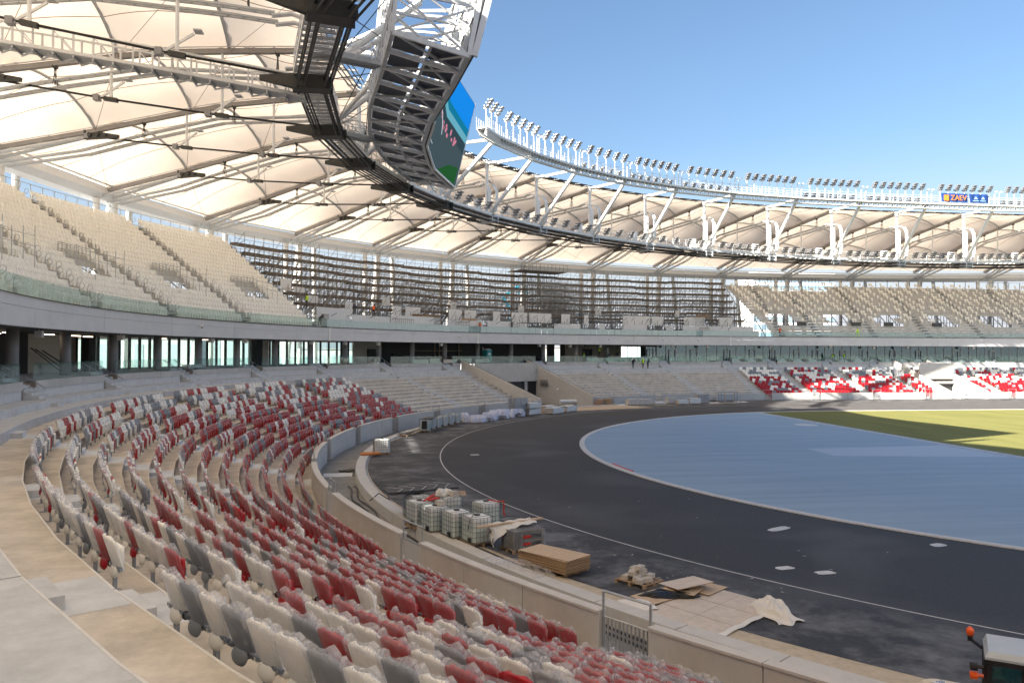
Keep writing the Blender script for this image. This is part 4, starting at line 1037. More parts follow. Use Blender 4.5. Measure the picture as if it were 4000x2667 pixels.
# floodlights
fl0=None
def flood(P,rz,lab,grp,h):
    global fl0
    key='u' if h>1.8 else 'l'
    if fl0 is None: fl0={}
    if key not in fl0:
        t=thing('floodlight',lab,'floodlight',P,rz,grp)
        m=MB(); m.tube([(0,0,0),(0,0,h)],.06,6); m.beam((-.05,-.25,h),(.05,.25,h+.1),.12,.12); m.build('pole',M['white'],t)
        m=MB()
        for k in range(3):
            z=h+.05+k*.31; y=.10+.21*k
            m.hexa([(-.31,y-.05,z-.02),(.31,y-.05,z-.02),(.31,y+.28,z+.14),(-.31,y+.28,z+.14)],[(-.31,y-.10,z+.08),(.31,y-.10,z+.08),(.31,y+.23,z+.24),(-.31,y+.23,z+.24)])
            m.hexa([(-.40,y-.22,z+.0),(.40,y-.22,z+.0),(.40,y-.12,z+.0),(-.40,y-.12,z+.0)],[(-.40,y-.26,z+.2),(.40,y-.26,z+.2),(.40,y-.12,z+.2),(-.40,y-.12,z+.2)])
        hd=m.build('lamp_head',M['led'],t)
        fl0[key]=t; return t
    return dup(fl0[key],P,rz,lab,grp)
cnt=0
for i in range(3,16):
    lo=i in (6,7,8,10,11,13)
    n=5 if i<7 else (6 if i<9 else 7)
    for k in range(n):
        w=.14+.72*k/(n-1)
        if i==3 and w<.5: continue
        P=on(i,-G_-.5,31.35).lerp(on(i+1,-G_-.5,31.35),w); rz=math.atan2(ND[i]['d'].y,ND[i]['d'].x)+PI/2
        if not seen(P.x,P.y,P.z,m=120): continue
        flood(P,rz,'tall floodlight, %s in the %s bay of the upper catwalk after the screen'%(ORD[k],ORD[i-3]),'tall floodlights on the lighting catwalk',2.0)
        if lo:
            P=on(i,-G_+.75,30.95).lerp(on(i+1,-G_+.75,30.95),w); flood(P,rz,'low floodlight, %s in the lower row of the %s catwalk bay after screen'%(ORD[k],ORD[i-3]),'low floodlights on the lighting catwalk',.35)
for i in range(4,16):
    n=4 if i<9 else 6
    for k in range(n):
        w=.2+.66*k/(n-1); P=on(i,-.9,ND[i]['zL']+.2).lerp(on(i+1,-.9,ND[i+1]['zL']+.2),w); rz=math.atan2(ND[i]['d'].y,ND[i]['d'].x)+PI/2
        if not seen(P.x,P.y,P.z,m=60): continue
        flood(P,rz,'floodlight on the lower ring catwalk, %s in the %s bay after the screen'%(ORD[k],ORD[i-4]),'floodlights on the lower ring',1.35 )
# white antennas/speakers between the flood lights
m0=None
for i in range(4,16):
    for k,w in enumerate((.95,1.02)):
        P=on(i,-G_-.5,31.35).lerp(on(i+1,-G_-.5,31.35),w)
        if m0 is None:
            m=MB(); m.tube([(0,0,0),(0,0,1.9),(0,.3,2.05)],.07,6); m.box((0,.35,1.98),.25,.35,.14); m0=m.build('aerial',M['white'],origin=(0,0,0)); a_=m0
        else: a_=m0.copy(); COL.objects.link(a_)
        a_.location=P; a_.rotation_euler=(0,0,math.atan2(ND[i]['d'].y,ND[i]['d'].x)+PI/2); tag(a_,'white angled aerial post above the %s strut of the lighting catwalk, %s of the pair'%(ORD[i-3],('left','right')[k]),'aerial','white aerials on the lighting catwalk')
# banners
M['ban']=mat('blue_banner',(.012,.055,.24),.6,var=.2,vs=2); M['orange']=mat('orange_print',(.85,.26,.03),.6); M['lblue']=mat('light_blue_print',(.35,.60,.85),.6)
def banner(i,w0,w1,lab,kind):
    a=on(i,-G_-.66,31.6).lerp(on(i+1,-G_-.66,31.6),w0); b=on(i,-G_-.66,31.6).lerp(on(i+1,-G_-.66,31.6),w1)
    a2=on(i,-G_-.66,32.95).lerp(on(i+1,-G_-.66,32.95),w0-.012); b2=on(i,-G_-.66,32.95).lerp(on(i+1,-G_-.66,32.95),w1)
    # outer side faces the camera from across: place on the outer rail of the catwalk towards the pitch
    t=thing('banner',lab,'banner',tuple(a),0)
    nrm=(b-a).cross(Vector((0,0,1))).normalized()
    m=MB()
    m.sheet(lambda u,v:a.lerp(b,u).lerp(a2.lerp(b2,u),v)+nrm*.05*math.sin(u*17),20,3); m.build('cloth',M['ban'],t)
    d=(b-a).normalized(); L=(b-a).length
    rot=math.atan2(d.y,d.x); 
    side=nrm if (Vector(CAM)-a).dot(nrm)>0 else -nrm
    flip=d if side.dot(nrm)>0 else -d
    def txt(s,size,f,z,mt):
        me=text_mesh(s,size,.01); me.materials.append(M[mt]); o=bpy.data.objects.new('lettering',me); COL.objects.link(o); o.parent=t
        P=a.lerp(b,f)+Vector((0,0,z))+side*.12-Vector(t.location); o.location=P
        x=d; y=Vector((0,0,1)); zz=x.cross(y)
        if zz.dot(side)<0: x=-d; zz=x.cross(y)
        o.rotation_euler=Matrix(((x.x,y.x,zz.x),(x.y,y.y,zz.y),(x.z,y.z,zz.z))).to_euler()
    return txt,a,b,side,t
txt,a,b,side,t=banner(12,.16,.54,'dark blue banner with orange ZAEV lettering on the upper lighting catwalk',0)
txt('ZAEV',1.15,.63,.62,'orange'); 
P=a.lerp(b,.16)+Vector((0,0,.62))+side*.10; m=MB(); m.beam(P-(b-a).normalized()*.42,P+(b-a).normalized()*.42,.03,.9); m.build('emblem',M['orange'],t)
txt,a,b,side,t=banner(12,.57,.85,'smaller bright blue banner with pale emblems beside the ZAEV banner',1)
for f in (.3,.68):
    P=a.lerp(b,f)+Vector((0,0,.62))+side*.10; m=MB(); m.add([P+Vector((0,0,.35)),P-(b-a).normalized()*.35-Vector((0,0,.1)),P+(b-a).normalized()*.35-Vector((0,0,.1))],[(0,1,2)]); m.beam(P-(b-a).normalized()*.5-Vector((0,0,.35)),P+(b-a).normalized()*.5-Vector((0,0,.35)),.02,.1); m.build('emblem',M['lblue'],t)
# ============================================================ gangway from the left, on the first radial
gw=thing('radial_gangway','white lattice gangway running from the roof edge to the dark inner ring','gangway',tuple(on(0,18,25)))
def gq(s,tt,z): 
    p=on(0,s,0,tt+1.6); base=24.2+(28.2-24.2)*(s/36)**1.0+.35*math.sin(PI*s/36); return Vector((p.x,p.y,base+z))
for tt in (-.65,.65):
    m=MB(); ss=np.arange(0.5,36,1.15)
    for z in (0,1.25): 
        for a_,b_ in zip(ss,ss[1:]): m.beam(gq(a_,tt,z),gq(b_,tt,z),.12,.2 if z==0 else .1)
    for k,s in enumerate(ss): m.beam(gq(s,tt,0),gq(s,tt,1.25),.10)
    for a_,b_ in list(zip(ss,ss[1:]))[::2]: m.beam(gq(a_,tt,0),gq(b_,tt,1.2),.06)
    m.build('side_truss',M['white'],gw)
m=MB()
for a_,b_ in zip(ss,ss[1:]): m.beam(gq(a_,0,-.12),gq(b_,0,-.12),1.2,.05); m.beam(gq(a_,-.7,-.22),gq(a_,.7,-.22),.1,.16); m.beam(gq(a_,-.6,-.35),gq(b_,.6,-.35),.08)
m.build('deck',M['steelp'],gw)
# ============================================================ video screen and its truss
vs=thing('video_screen','huge hanging video screen with lattice truss behind it above the near bend','video screen',(-55.5,5,24.5))
BE=[(-53.3,-11.9),(-54.0,-5.2),(-54.9,1.4),(-55.2,8.3),(-54.2,16.4),(-51.7,24.6)]
def be(k,o_,z): # o_: outward offset from the screen face
    p=Vector((*BE[k],0)); a=Vector((*BE[max(k-1,0)],0)); b=Vector((*BE[min(k+1,5)],0)); d=(b-a).normalized(); n=Vector((-d.y,d.x,0)) # outward (west)
    p=p+n*o_; return Vector((p.x,p.y,z))
ZB,ZTp=24.5,33.0
def face(k,v,o_=0): # v 0 bottom 1 top, leaning inward
    return be(k,o_-2.1*v,ZB+(ZTp-ZB)*v)
for k in range(5):
    m=MB(); m.hexa([face(k,0,.02),face(k+1,0,.02),face(k+1,0,.22),face(k,0,.22)],[face(k,1,.02),face(k+1,1,.02),face(k+1,1,.22),face(k,1,.22)]); m.build('screen_panel',M['dark'],vs)
M['s_sky']=mat('screen_sky',(.004,.004,.004),.9,spec=0,emit=(.004,.13,.42),es=.5); M['s_teal']=mat('screen_teal',(.004,.004,.004),.9,spec=0,emit=(.004,.10,.17),es=.5); M['s_dark']=mat('screen_dark',(.004,.004,.004),.9,spec=0,emit=(.008,.016,.02),es=1); M['s_trk']=mat('screen_track',(.004,.004,.004),.9,spec=0,emit=(.014,.022,.026),es=1)
M['s_pink']=mat('screen_pink',(.004,.004,.004),.9,spec=0,emit=(.45,.16,.22),es=.35); M['s_green']=mat('screen_green',(.004,.004,.004),.9,spec=0,emit=(.012,.07,.02),es=.35); M['s_white']=mat('screen_white',(.004,.004,.004),.9,spec=0,emit=(.4,.45,.5),es=.35); M['s_roof']=mat('screen_roof',(.004,.004,.004),.9,spec=0,emit=(.10,.30,.38),es=.35)
def fpt(u,v,o_=-.02): # u 0..1 along the facets
    x=u*5; k=min(int(x),4); return face(k,v,o_).lerp(face(k+1,v,o_),x-k)
def spoly(name,uv,mt,o_): m=MB(); m.add([fpt(u,v,o_) for u,v in uv],[tuple(range(len(uv)))]); m.build(name,M[mt],vs)
def sband(name,v0,v1,mt,o_,u0=0,u1=1,w0=None,w1=None):
    m=MB(); n=20; w0=v0 if w0 is None else w0; w1=v1 if w1 is None else w1
    for k in range(n):
        a_=u0+(u1-u0)*k/n; b_=u0+(u1-u0)*(k+1)/n; f0,f1=k/n,(k+1)/n
        m.quad(fpt(a_,v0+(w0-v0)*f0,o_),fpt(b_,v0+(w0-v0)*f1,o_),fpt(b_,v1+(w1-v1)*f1,o_),fpt(a_,v1+(w1-v1)*f0,o_))
    m.build(name,M[mt],vs)
sband('picture_track',.01,.62,'s_trk',-.02,0,1,.01,.40); sband('picture_stand',.62,.72,'s_dark',-.02,0,1,.40,.52); sband('picture_roof',.72,.80,'s_roof',-.02,0,1,.52,.60); sband('picture_canopy',.80,.88,'s_teal',-.02,0,1,.60,.68); sband('picture_sky',.88,.99,'s_sky',-.02,0,1,.68,.99)
m=MB()
for k in range(26):
    u=.45+random.random()*.5; v=.60-.22*u+random.uniform(-.04,.05); m.add([fpt(u,v,-.04),fpt(u+.012,v,-.04),fpt(u+.012,v+.035,-.04),fpt(u,v+.035,-.04)],[(0,1,2,3)])
m.build('picture_crowd',M['s_pink'],vs)['kind']='stuff'
m=MB(); m.tube([fpt(.62+.16*math.cos(t),.30+.2*math.sin(t),-.04) for t in np.linspace(.2,5.0,24)],.035,4); m.build('picture_line',M['s_white'],vs)
spoly('picture_grass',[(.82,.02),(.985,.02),(.985,.22),(.90,.16)],'s_green',-.04)
m=MB(); m.beam(face(3,0,-.05),face(4,0,-.05),.16,.16); m.beam(face(4,0,-.05),face(5,0,-.05),.16,.16); m.beam(face(2,0,-.05),face(3,0,-.05),.16,.16); m.beam(face(5,0,0),face(5,1,0),.14,.14); m.build('screen_border',M['white'],vs)
m=MB(); m.beam(face(0,0,0),face(0,1,0),.25,.35); m.build('screen_end_post',M['white'],vs)
# truss behind
W_=4.6
M['plate']=mat('truss_floor_plate',(.07,.08,.10),.5,.3,var=.2,vs=2)
sub=12
def sp(u,o_,z): # smooth along BE
    x=u*5; k=min(int(x),4); return be(k,o_,z).lerp(be(k+1,o_,z),x-k)
nb=12
fr_=MB()
for b_ in range(nb+1):
    u=b_/nb
    m=MB()
    A_=sp(u,.3,ZB); B_=sp(u,W_,ZB+.9); C_=sp(u,.6-1.9,ZTp); D_=sp(u,W_-.6,ZTp-.6); E_=sp(u,2.3,ZB+.3)
    m.beam(A_,B_,.16,.26); m.beam(A_,C_,.22,.26); m.beam(B_,D_,.18,.22); m.beam(C_,D_,.16,.2)
    mid1=A_.lerp(C_,.33); mid2=B_.lerp(D_,.33); m.beam(mid1,mid2,.12,.16); m.beam(A_,mid2,.1); m.beam(mid1,B_,.1)
    q1=A_.lerp(C_,.66); q2=B_.lerp(D_,.66); m.beam(q1,q2,.12,.16); m.beam(mid1,q2,.1)
    m.build('truss_frame',M['white'],vs)
for b_ in range(nb):
    u0,u1=b_/nb,(b_+1)/nb
    m=MB()
    for o_,z,w_ in ((.3,ZB,.24),(W_,ZB+.9,.24),(2.4,ZB+.45,.14),(W_-.6,ZTp-.6,.2),(-1.3,ZTp,.2)):
        m.beam(sp(u0,o_,z),sp(u1,o_,z),w_,w_)
    s_=1 if b_%2 else 0
    m.beam(sp(u0 if s_ else u1,.3,ZB),sp(u1 if s_ else u0,W_,ZB+.9),.12); m.beam(sp(u1 if s_ else u0,.3,ZB),sp(u0 if s_ else u1,2.4,ZB+.45),.1)
    for v0,v1 in ((0,.33),(.33,.66),(.66,1)):
        P=lambda u,v:sp(u,.3-1.6*v,ZB+(ZTp-ZB)*v); Q=lambda u,v:sp(u,W_-.6*v,ZB+.9+(ZTp-.6-ZB-.9)*v)
        m.beam(P(u0,v0),P(u1,v1),.09); m.beam(Q(u1,v0),Q(u0,v1),.11); m.beam(P(u0,v1),P(u1,v1),.10); m.beam(Q(u0,v1),Q(u1,v1),.12)
    m.build('truss_bay',M['steelp'],vs)
    m=MB(); m.hexa([sp(u0+.006,.5,ZB+.22),sp(u1-.006,.5,ZB+.22),sp(u1-.006,2.3,ZB+.55),sp(u0+.006,2.3,ZB+.55)],[sp(u0+.006,.5,ZB+.27),sp(u1-.006,.5,ZB+.27),sp(u1-.006,2.3,ZB+.6),sp(u0+.006,2.3,ZB+.6)])
    m.hexa([sp(u0+.006,2.6,ZB+.65),sp(u1-.006,2.6,ZB+.65),sp(u1-.006,4.4,ZB+1.0),sp(u0+.006,4.4,ZB+1.0)],[sp(u0+.006,2.6,ZB+.70),sp(u1-.006,2.6,ZB+.70),sp(u1-.006,4.4,ZB+1.05),sp(u0+.006,4.4,ZB+1.05)]); m.build('floor_plate',M['plate'],vs)
    m=MB()
    for h_ in (1.5,2.0): m.beam(sp(u0,W_+.1,ZB+.6+h_),sp(u1,W_+.1,ZB+.6+h_),.05)
    for w in (0,.5): m.beam(sp(u0+(u1-u0)*w,W_+.1,ZB+1.0),sp(u0+(u1-u0)*w,W_+.1,ZB+2.6),.05)
    m.build('guard_rail',M['white'],vs)
# gangways between ring and screen, and crossing rods
def gang(P,Q,lab):
    t=thing('gangway',lab,'gangway',tuple(P)); d=(Q-P); L=d.length; d.normalize(); r=d.cross(Vector((0,0,1))).normalized()
    n=max(3,int(L/1.1))
    m=MB(); m.beam(P,Q,1.0,.06); m.beam(P+r*.5,Q+r*.5,.1,.35); m.beam(P-r*.5,Q-r*.5,.1,.35)
    for k in range(n+1): m.beam(P.lerp(Q,k/n)-r*.55,P.lerp(Q,k/n)+r*.55,.1,.14)
    m.build('deck',M['steelp'],t)
    for s in (-1,1):
        m=MB(); z=Vector((0,0,1))
        for h_ in (.6,1.15): m.beam(P+r*s*.55+z*h_,Q+r*s*.55+z*h_,.05)
        for k in range(n+1): q_=P.lerp(Q,k/n)+r*s*.55; m.beam(q_,q_+z*1.15,.06)
        m.build('side_rail',M['white'],t)
gang(on(0,-.8,25.5,-3.4),sp(.22,W_,ZB+1.6),'white railed gangway at the top linking dark ring and screen truss')
gang(on(1,-.8,24.9,1.2),sp(.66,W_,ZB+1.0),'second railed gangway lower down between ring and screen truss')
for i,(u,zz) in zip((-1,0,1,2,3),((.02,3.5),(.22,3.5),(.42,3),(.62,3),(.85,2.5))):
    m=MB(); m.tube([on(i,-.5,ND[i]['zL']+.2),sp(max(u,0),W_-.3,ZB+zz)],.17,8); m.build('brace_tube',M['white'],vs)
    m=MB(); m.tube([on(i,-.2,31.0),sp(max(u,0),W_-.3,ZB+6.5)],.17,8); m.build('brace_tube',M['white'],vs)
    m=MB(); m.tube([on(i,-.5,ND[i]['zL']-.2),sp(min(u+.2,1),W_,ZB+3.4)],.035,4); m.tube([on(i+1,-.5,ND[i]['zL']-.2),sp(max(u-.0,0),W_,ZB+3.4)],.035,4); m.build('brace_rods',M['black'],vs)
# ============================================================ distant building, lift platform
bd=thing('office_building','distant blue glass office building behind the far stand','building',(107,260,-.75))
m=MB(); m.box((107,262,-.75),36,16,42); m.build('wall',M['whitep'],bd)
M['bglass']=mat('blue_office_glass',(.26,.38,.48),.3); M['pwin']=mat('pale_window',(.40,.46,.48),.3)
pane=None
for f in range(12):
    for k in range(11):
        if pane is None: m=MB(); m.box((0,0,0),3.0,.2,2.0); pane=m.build('window',M['bglass'],bd,origin=(0,0,0)); o=pane
        else: o=part(pane.data,'window',bd)
        o.location=(k*3.3-16.5,253.9-260,1.5+f*3.3)
for i,(x,y,sx,sy,h) in enumerate(((-60,230,60,14,9),(-140,200,50,14,12),(70,300,50,14,14),(-5,240,24,12,10),(-110,260,40,20,16))):
    b_=thing('far_building','low pale building glimpsed far behind the scaffolding, %s of five'%ORD[i],'building',(x,y,-.75))
    m=MB(); m.box((x,y,-.75),sx,sy,h); m.build('wall',M['conc'],b_)
    m=MB(); m.box((x,y,h-.75),sx+.6,sy+.6,.4); m.build('roof',M['column'],b_)
    for k in range(int(sx/5)): 
        m=MB(); m.box((x-sx/2+2.5+5*k,y-sy/2-.05,2),2.4,.12,h-4.5); m.build('window',M['pwin'],b_)
bl=thing('boom_lift','turquoise boom lift with raised basket behind the scaffolding','boom lift',(-37.5,97,-.7))
m=MB(); m.box((-37.5,99,-.5),2.4,5,1.6); m.build('chassis',M['teal'],bl)
M['lift']=mat('lift_blue',(.01,.28,.42),.45)
m=MB(); m.beam((-38.5,99,1.5),(-34.6,99,15.4),.5,.6); m.build('boom',M['lift'],bl)
m=MB(); m.beam((-34.6,99,15.4),(-36.6,99,18.6),.4,.5); m.beam((-36.6,99,18.6),(-33.4,99,20.8),.35,.45); m.build('jib',M['lift'],bl)
m=MB(); m.box((-32.6,99,19.2),1.9,1.0,.15); 
for x in (-33.5,-32.6,-31.7):
    for y in (98.5,99.5): m.beam((x,y,19.2),(x,y,20.4),.06)
for z in (19.8,20.4): m.beam((-33.5,98.5,z),(-31.7,98.5,z),.06); m.beam((-33.5,99.5,z),(-31.7,99.5,z),.06)
m.build('basket',M['lift'],bl)
# ============================================================ lower seats
def seat_meshes():
    # full detail seat: local +Y towards the pitch, origin on the tread below the back
    ZB0,HB=.36,.60
    def prof(v): return .315*(1-.20*(1-v)**2)*(1 if v<.80 else (max(0.0,1-((v-.80)/.21)**2.6))**(1/2.6))
    def bk(u,v,o): return (u*prof(v), -.03-.14*v**1.5+.06*u*u+.05*(1-v)**3+o, ZB0+HB*v)
    m=MB(); nu,nv=8,9
    m.sheet(lambda u,v:bk(2*u-1,v,0),nu,nv); m.sheet(lambda u,v:bk(1-2*u,v,.04),nu,nv)
    n0=(nu+1)*(nv+1)
    ring=[i for i in range(nu+1)]+[j*(nu+1)+nu for j in range(1,nv+1)]+[nv*(nu+1)+i for i in range(nu-1,-1,-1)]+[j*(nu+1) for j in range(nv-1,0,-1)]
    def mate(i): j,k=divmod(i,nu+1); return n0+j*(nu+1)+(nu-k)
    for a,b in zip(ring,ring[1:]+ring[:1]): m.f.append((a,mate(a),mate(b),b)); m.m.append(0)
    m.tube([(bk(sg,v,.02)) for sg in (-1,) for v in np.linspace(0,.86,8)],.026,5); m.tube([(bk(1,v,.02)) for v in np.linspace(0,.86,8)],.026,5)
    for sg in (-1,1): m.tube([bk(sg,.02,.02),(sg*.29,.03,.40),(sg*.295,.07,.38)],[.03,.04,.05],6)
    back=m
    p=MB()
    def pn(u,v,o): return (u*(.14+.085*min(1,v*2.2)), .07-.05*(1-u*u)*math.sin(v*PI)+o, .30+.46*v)
    p.sheet(lambda u,v:pn(2*u-1,v,0),5,6); p.sheet(lambda u,v:pn(1-2*u,v,.05),5,6)
    n0=42; r2=[i for i in range(6)]+[j*6+5 for j in range(1,7)]+[36+i for i in range(4,-1,-1)]+[j*6 for j in range(5,0,-1)]
    def mt2(i): j,k=divmod(i,6); return n0+j*6+(5-k)
    for a,b in zip(r2,r2[1:]+r2[:1]): p.f.append((a,mt2(a),mt2(b),b)); p.m.append(0)
    def el(u,v): 
        t=2*PI*u; f=PI*v; return (.20*math.sin(f)**.7*math.cos(t), .02+.055*math.sin(f)*math.sin(t)-.02*math.cos(f), .325-.115*math.cos(f))
    p.sheet(el,12,7)
    k=MB(); k.beam((.0,0.03,.0),(.0,.03,.42),.055,.10); k.beam((0,-.09,.006),(0,.12,.006),.13,.012); k.beam((-.345,.04,.41),(.345,.04,.41),.05,.05)
    covers=[]
    for sd_ in range(6):
        rnd=random.Random(sd_+3); c=MB()
        N=[[rnd.uniform(-1,1) for _ in range(12)] for _ in range(12)]
        e1=rnd.uniform(.02,.09); e2=rnd.uniform(.02,.09); low=rnd.uniform(-.02,.16); puff=rnd.uniform(.4,1.3)
        def cf(u,v,o,sg):
            z=.40+low+(.60-low)*v; vv=min(1,max(0,(z-ZB0)/HB)); hw=(prof(min(vv,.86))+.022)*(1-.10*max(0,v-.9)*10)
            i=int(round((u+1)*4)); j=int(round(v*9)); q=N[i%12][(j+(5 if sg<0 else 0))%12]
            top=(e1 if u<0 else e2)*math.exp(-((abs(u)-.72)/.22)**2)*max(0,v-.86)/.14
            f=max(0,min(1,(v-.5)/.5))
            return (u*hw+.006*q, -.03-.14*vv**1.5+.06*u*u+.05*(1-vv)**3+o+sg*(.012+.05*puff*math.sin(PI*f)*(1 if sg<0 else .6))+sg*.008*q*(1+f), z+top+.012*q*f)
        c.sheet(lambda u,v:cf(2*u-1,v,0,-1),8,9); c.sheet(lambda u,v:cf(1-2*u,v,.04,1),8,9)
        n0=90
        for j in range(9):
            a,b=j*9,(j+1)*9; c.f.append((a,n0+a+8,n0+b+8,b)); c.m.append(0)
            a,b=j*9+8,(j+1)*9+8; c.f.append((a,b,n0+b-8,n0+a-8)); c.m.append(0)
        for i in range(8):
            a,b=81+i,81+i+1; c.f.append((a,b,n0+81+8-i-1,n0+81+8-i)); c.m.append(0)
        covers.append(c)
    return back,p,k,covers
SB,SP,SK,SCV=seat_meshes()
def mesh_of(mb,name,mt,smooth=False):
    me=bpy.data.meshes.new(name); me.from_pydata(mb.v,[],mb.f); me.materials.append(mt)
    if smooth: me.polygons.foreach_set('use_smooth',[True]*len(me.polygons))
    me.update(); return me
ME={}
for cn,mt in (('red','sr'),('grey','sg'),('ivory','sw')):
    ME['b'+cn]=mesh_of(SB,'backrest',M[mt],True); ME['p'+cn]=mesh_of(SP,'seat_pan',M[mt],True)
ME['post']=mesh_of(SK,'post',M['seatpost'])
ME['cov']=[mesh_of(c,'plastic_cover',M['bag']) for c in SCV]
PITCHS=.69
def pick(k,rnd,mix):
    f=(k-1)/11.
    pr=.72 if k<=6 else (.46 if k<=9 else .20); pw=.05 if k<=4 else (.14 if k<=7 else .48)
    x=rnd.random(); return 'red' if x<pr else ('ivory' if x<pr+pw else 'grey')
allseats=[]
rnd=random.Random(11)
secs=[(240.8,231.6),(231.6,222.4)]+[(AISLES[i],AISLES[i+1]) for i in range(2,10)]
secs=[(AISLES[i],AISLES[i+1]) for i in range(0,10)]
for si,(a0,a1) in enumerate(secs):
    for k in range(1,13):
        R=rr(k)-.36; d=math.degrees(PITCHS/R); mg=math.degrees(.92/R)
        n=int(((a0-mg)-(a1+mg))/d); 
        if n<1: continue
        mid=(a0+a1)/2
        for j in range(n):
            a=mid+(n-1)*d/2-j*d     # from high azimuth to low = towards the far side
            c=pick(k,rnd,0); cov=rnd.random()>.045
            if a<151.5 and False: cov=True
            allseats.append((a,k,c,cov,si,j,n,R))
# far straight seats, uncovered
farsecs=[(4.2,11.2),(12.8,22.0),(23.6,31.6),(33.2,36.2),(43.8,47.4),(49.0,57.1),(58.7,66.8),(68.4,77)]
farseats=[]
for si,(x0,x1) in enumerate(farsecs):
    for k in range(1,14):
        R=rr(k)-.36; n=int((x1-x0)/.66)
        for j in range(n): farseats.append((xa(x0+.3+j*.66),k,pick(k+.0,rnd,0) if not (si==0 and k>9) else ('grey' if rnd.random()<.45 else 'ivory'),False,si,j,n,R))
    if x1>36.1 and x1<36.3 or x0==43.8: pass
for k in range(10,14):
    for j in range(11): farseats.append((xa(36.5+j*.60),k,pick(k,rnd,0),False,3,j,14,rr(k)-.36))
def dist(s): p=pt(s[7],s[0],zt(s[1])+.6); return (Vector(p)-Vector(CAM)).length
cand=[s for s in allseats if seen(*pt(s[7],s[0],zt(s[1])+.7),m=70)]
cand.sort(key=dist); near=set(id(s) for s in cand[:300])
proto={}
ROWN=['front','second','third','fourth','fifth','sixth','seventh','eighth','ninth','tenth','eleventh','twelfth']
def make_seat(s,idx):
    a,k,c,cov,si,j,n,R=s
    o=pt(R,a,zt(k)); rz=faz(a)
    blk={0:'right of the photographer',1:'right of the photographer',2:'block nearest the camera'}.get(si,'%s block along the bend'%ORD[si-2])
    nm={'red':'red','grey':'grey','ivory':'ivory'}[c]
    lab='%s seat %s, %s row, %s from the far aisle, %s'%(nm,'in clear plastic bag' if cov else 'without bag',ROWN[k-1],ORD[min(n-1-j,25)],blk)
    w_=lab.split()
    if len(w_)>16: lab='%s seat %s, %s row, %s from far aisle, %s'%(nm,'in plastic bag' if cov else 'unbagged',ROWN[k-1],ORD[min(n-1-j,25)],blk)
    t=thing('stadium_seat',lab,'seat',o,rz,'wrapped folding seats of the lower stand')
    part(ME['b'+c],'backrest',t); part(ME['p'+c],'seat_pan',t)
    if j%2==0 or j==n-1: part(ME['post'],'post',t)
    if cov: part(ME['cov'][(idx*7+k)%6],'plastic_cover',t,(0,0,0),0)
    return t
LET='BCDEFGHIJKLM'
M['discb']=mat('black_disc',(.02,.02,.02),.4); lm={}
nseats=[s for s in allseats if id(s) in near]
for idx,s in enumerate(nseats):
    t=make_seat(s,idx); a,k,c,cov,si,j,n,R=s
    if j in (0,n-1):
        sg=-1 if j==0 else 1
        # row letter disc on the aisle end seat
        L=LET[k-1]
        if L not in lm: lm[L]=text_mesh(L,.085,.002); lm[L].materials.append(M['white'])
        if 'disc' not in lm:
            m=MB(); m.tube([(0,0,0),(.03,0,0)],.062,16); lm['disc']=mesh_of(m,'row_disc',M['discb'])
        x=.235*sg if True else 0
        side=1 if j==n-1 else -1
        o=part(lm['disc'],'row_disc',t,(.30 if side>0 else -.33,.05,.39)); 

        q=part(lm[L],'row_letter',t,(side*.332,.05,.39)); q.rotation_euler=(PI/2,0,side*PI/2)
# the rest of the seats as one object per bank
def lowseat():
    V=[];F=[]
    m=MB(); 
    xs=(-.315,-.16,0,.16,.315)
    def ring(v,o): 
        w=(.82,1.0,.72)[0 if v<.1 else (1 if v<.9 else 2)]
        return [(x*w,-.03-.14*v+.055*(x/.31)**2+o,.36+.60*v-(.03 if abs(x)>.25 and v>.9 else 0)) for x in xs]
    rows=[(0,),(.85,),(1.0,)]
    A=[ring(v[0],0) for v in rows]; B=[ring(v[0],.045) for v in rows]
    vs=[p for r in A for p in r]+[p for r in B for p in r]
    fs=[]
    for j in range(2):
        for i in range(4): fs.append((j*5+i,j*5+i+1,(j+1)*5+i+1,(j+1)*5+i)); fs.append((15+j*5+i+1,15+j*5+i,15+(j+1)*5+i,15+(j+1)*5+i+1))
    for i in range(4): fs.append((10+i,10+i+1,25+i+1,25+i))
    for j in range(2): fs.append((j*5,(j+1)*5,15+(j+1)*5,15+j*5)); fs.append((j*5+4,15+j*5+4,15+(j+1)*5+4,(j+1)*5+4))
    m.add(vs,fs); m.hexa([(-.12,-.02,.22),(.12,-.02,.22),(.12,.10,.22),(-.12,.10,.22)],[(-.2,.02,.66),(.2,.02,.66),(.2,.10,.66),(-.2,.10,.66)])
    return m
LSM=lowseat(); lsv=np.array(LSM.v); lsf=LSM.f
PM=MB(); PM.beam((0,0,0),(0,0,.42),.06,.08); pmv=np.array(PM.v)
CM=MB()
CM.hexa([(-.33,-.075,.52),(.33,-.075,.52),(.33,.10,.50),(-.33,.10,.50)],[(-.30,-.20,.99),(.30,-.20,.99),(.29,-.06,.99),(-.29,-.06,.99)])
CM.f=[f for f in CM.f if f!=(3,2,1,0)]; cmv=np.array(CM.v)
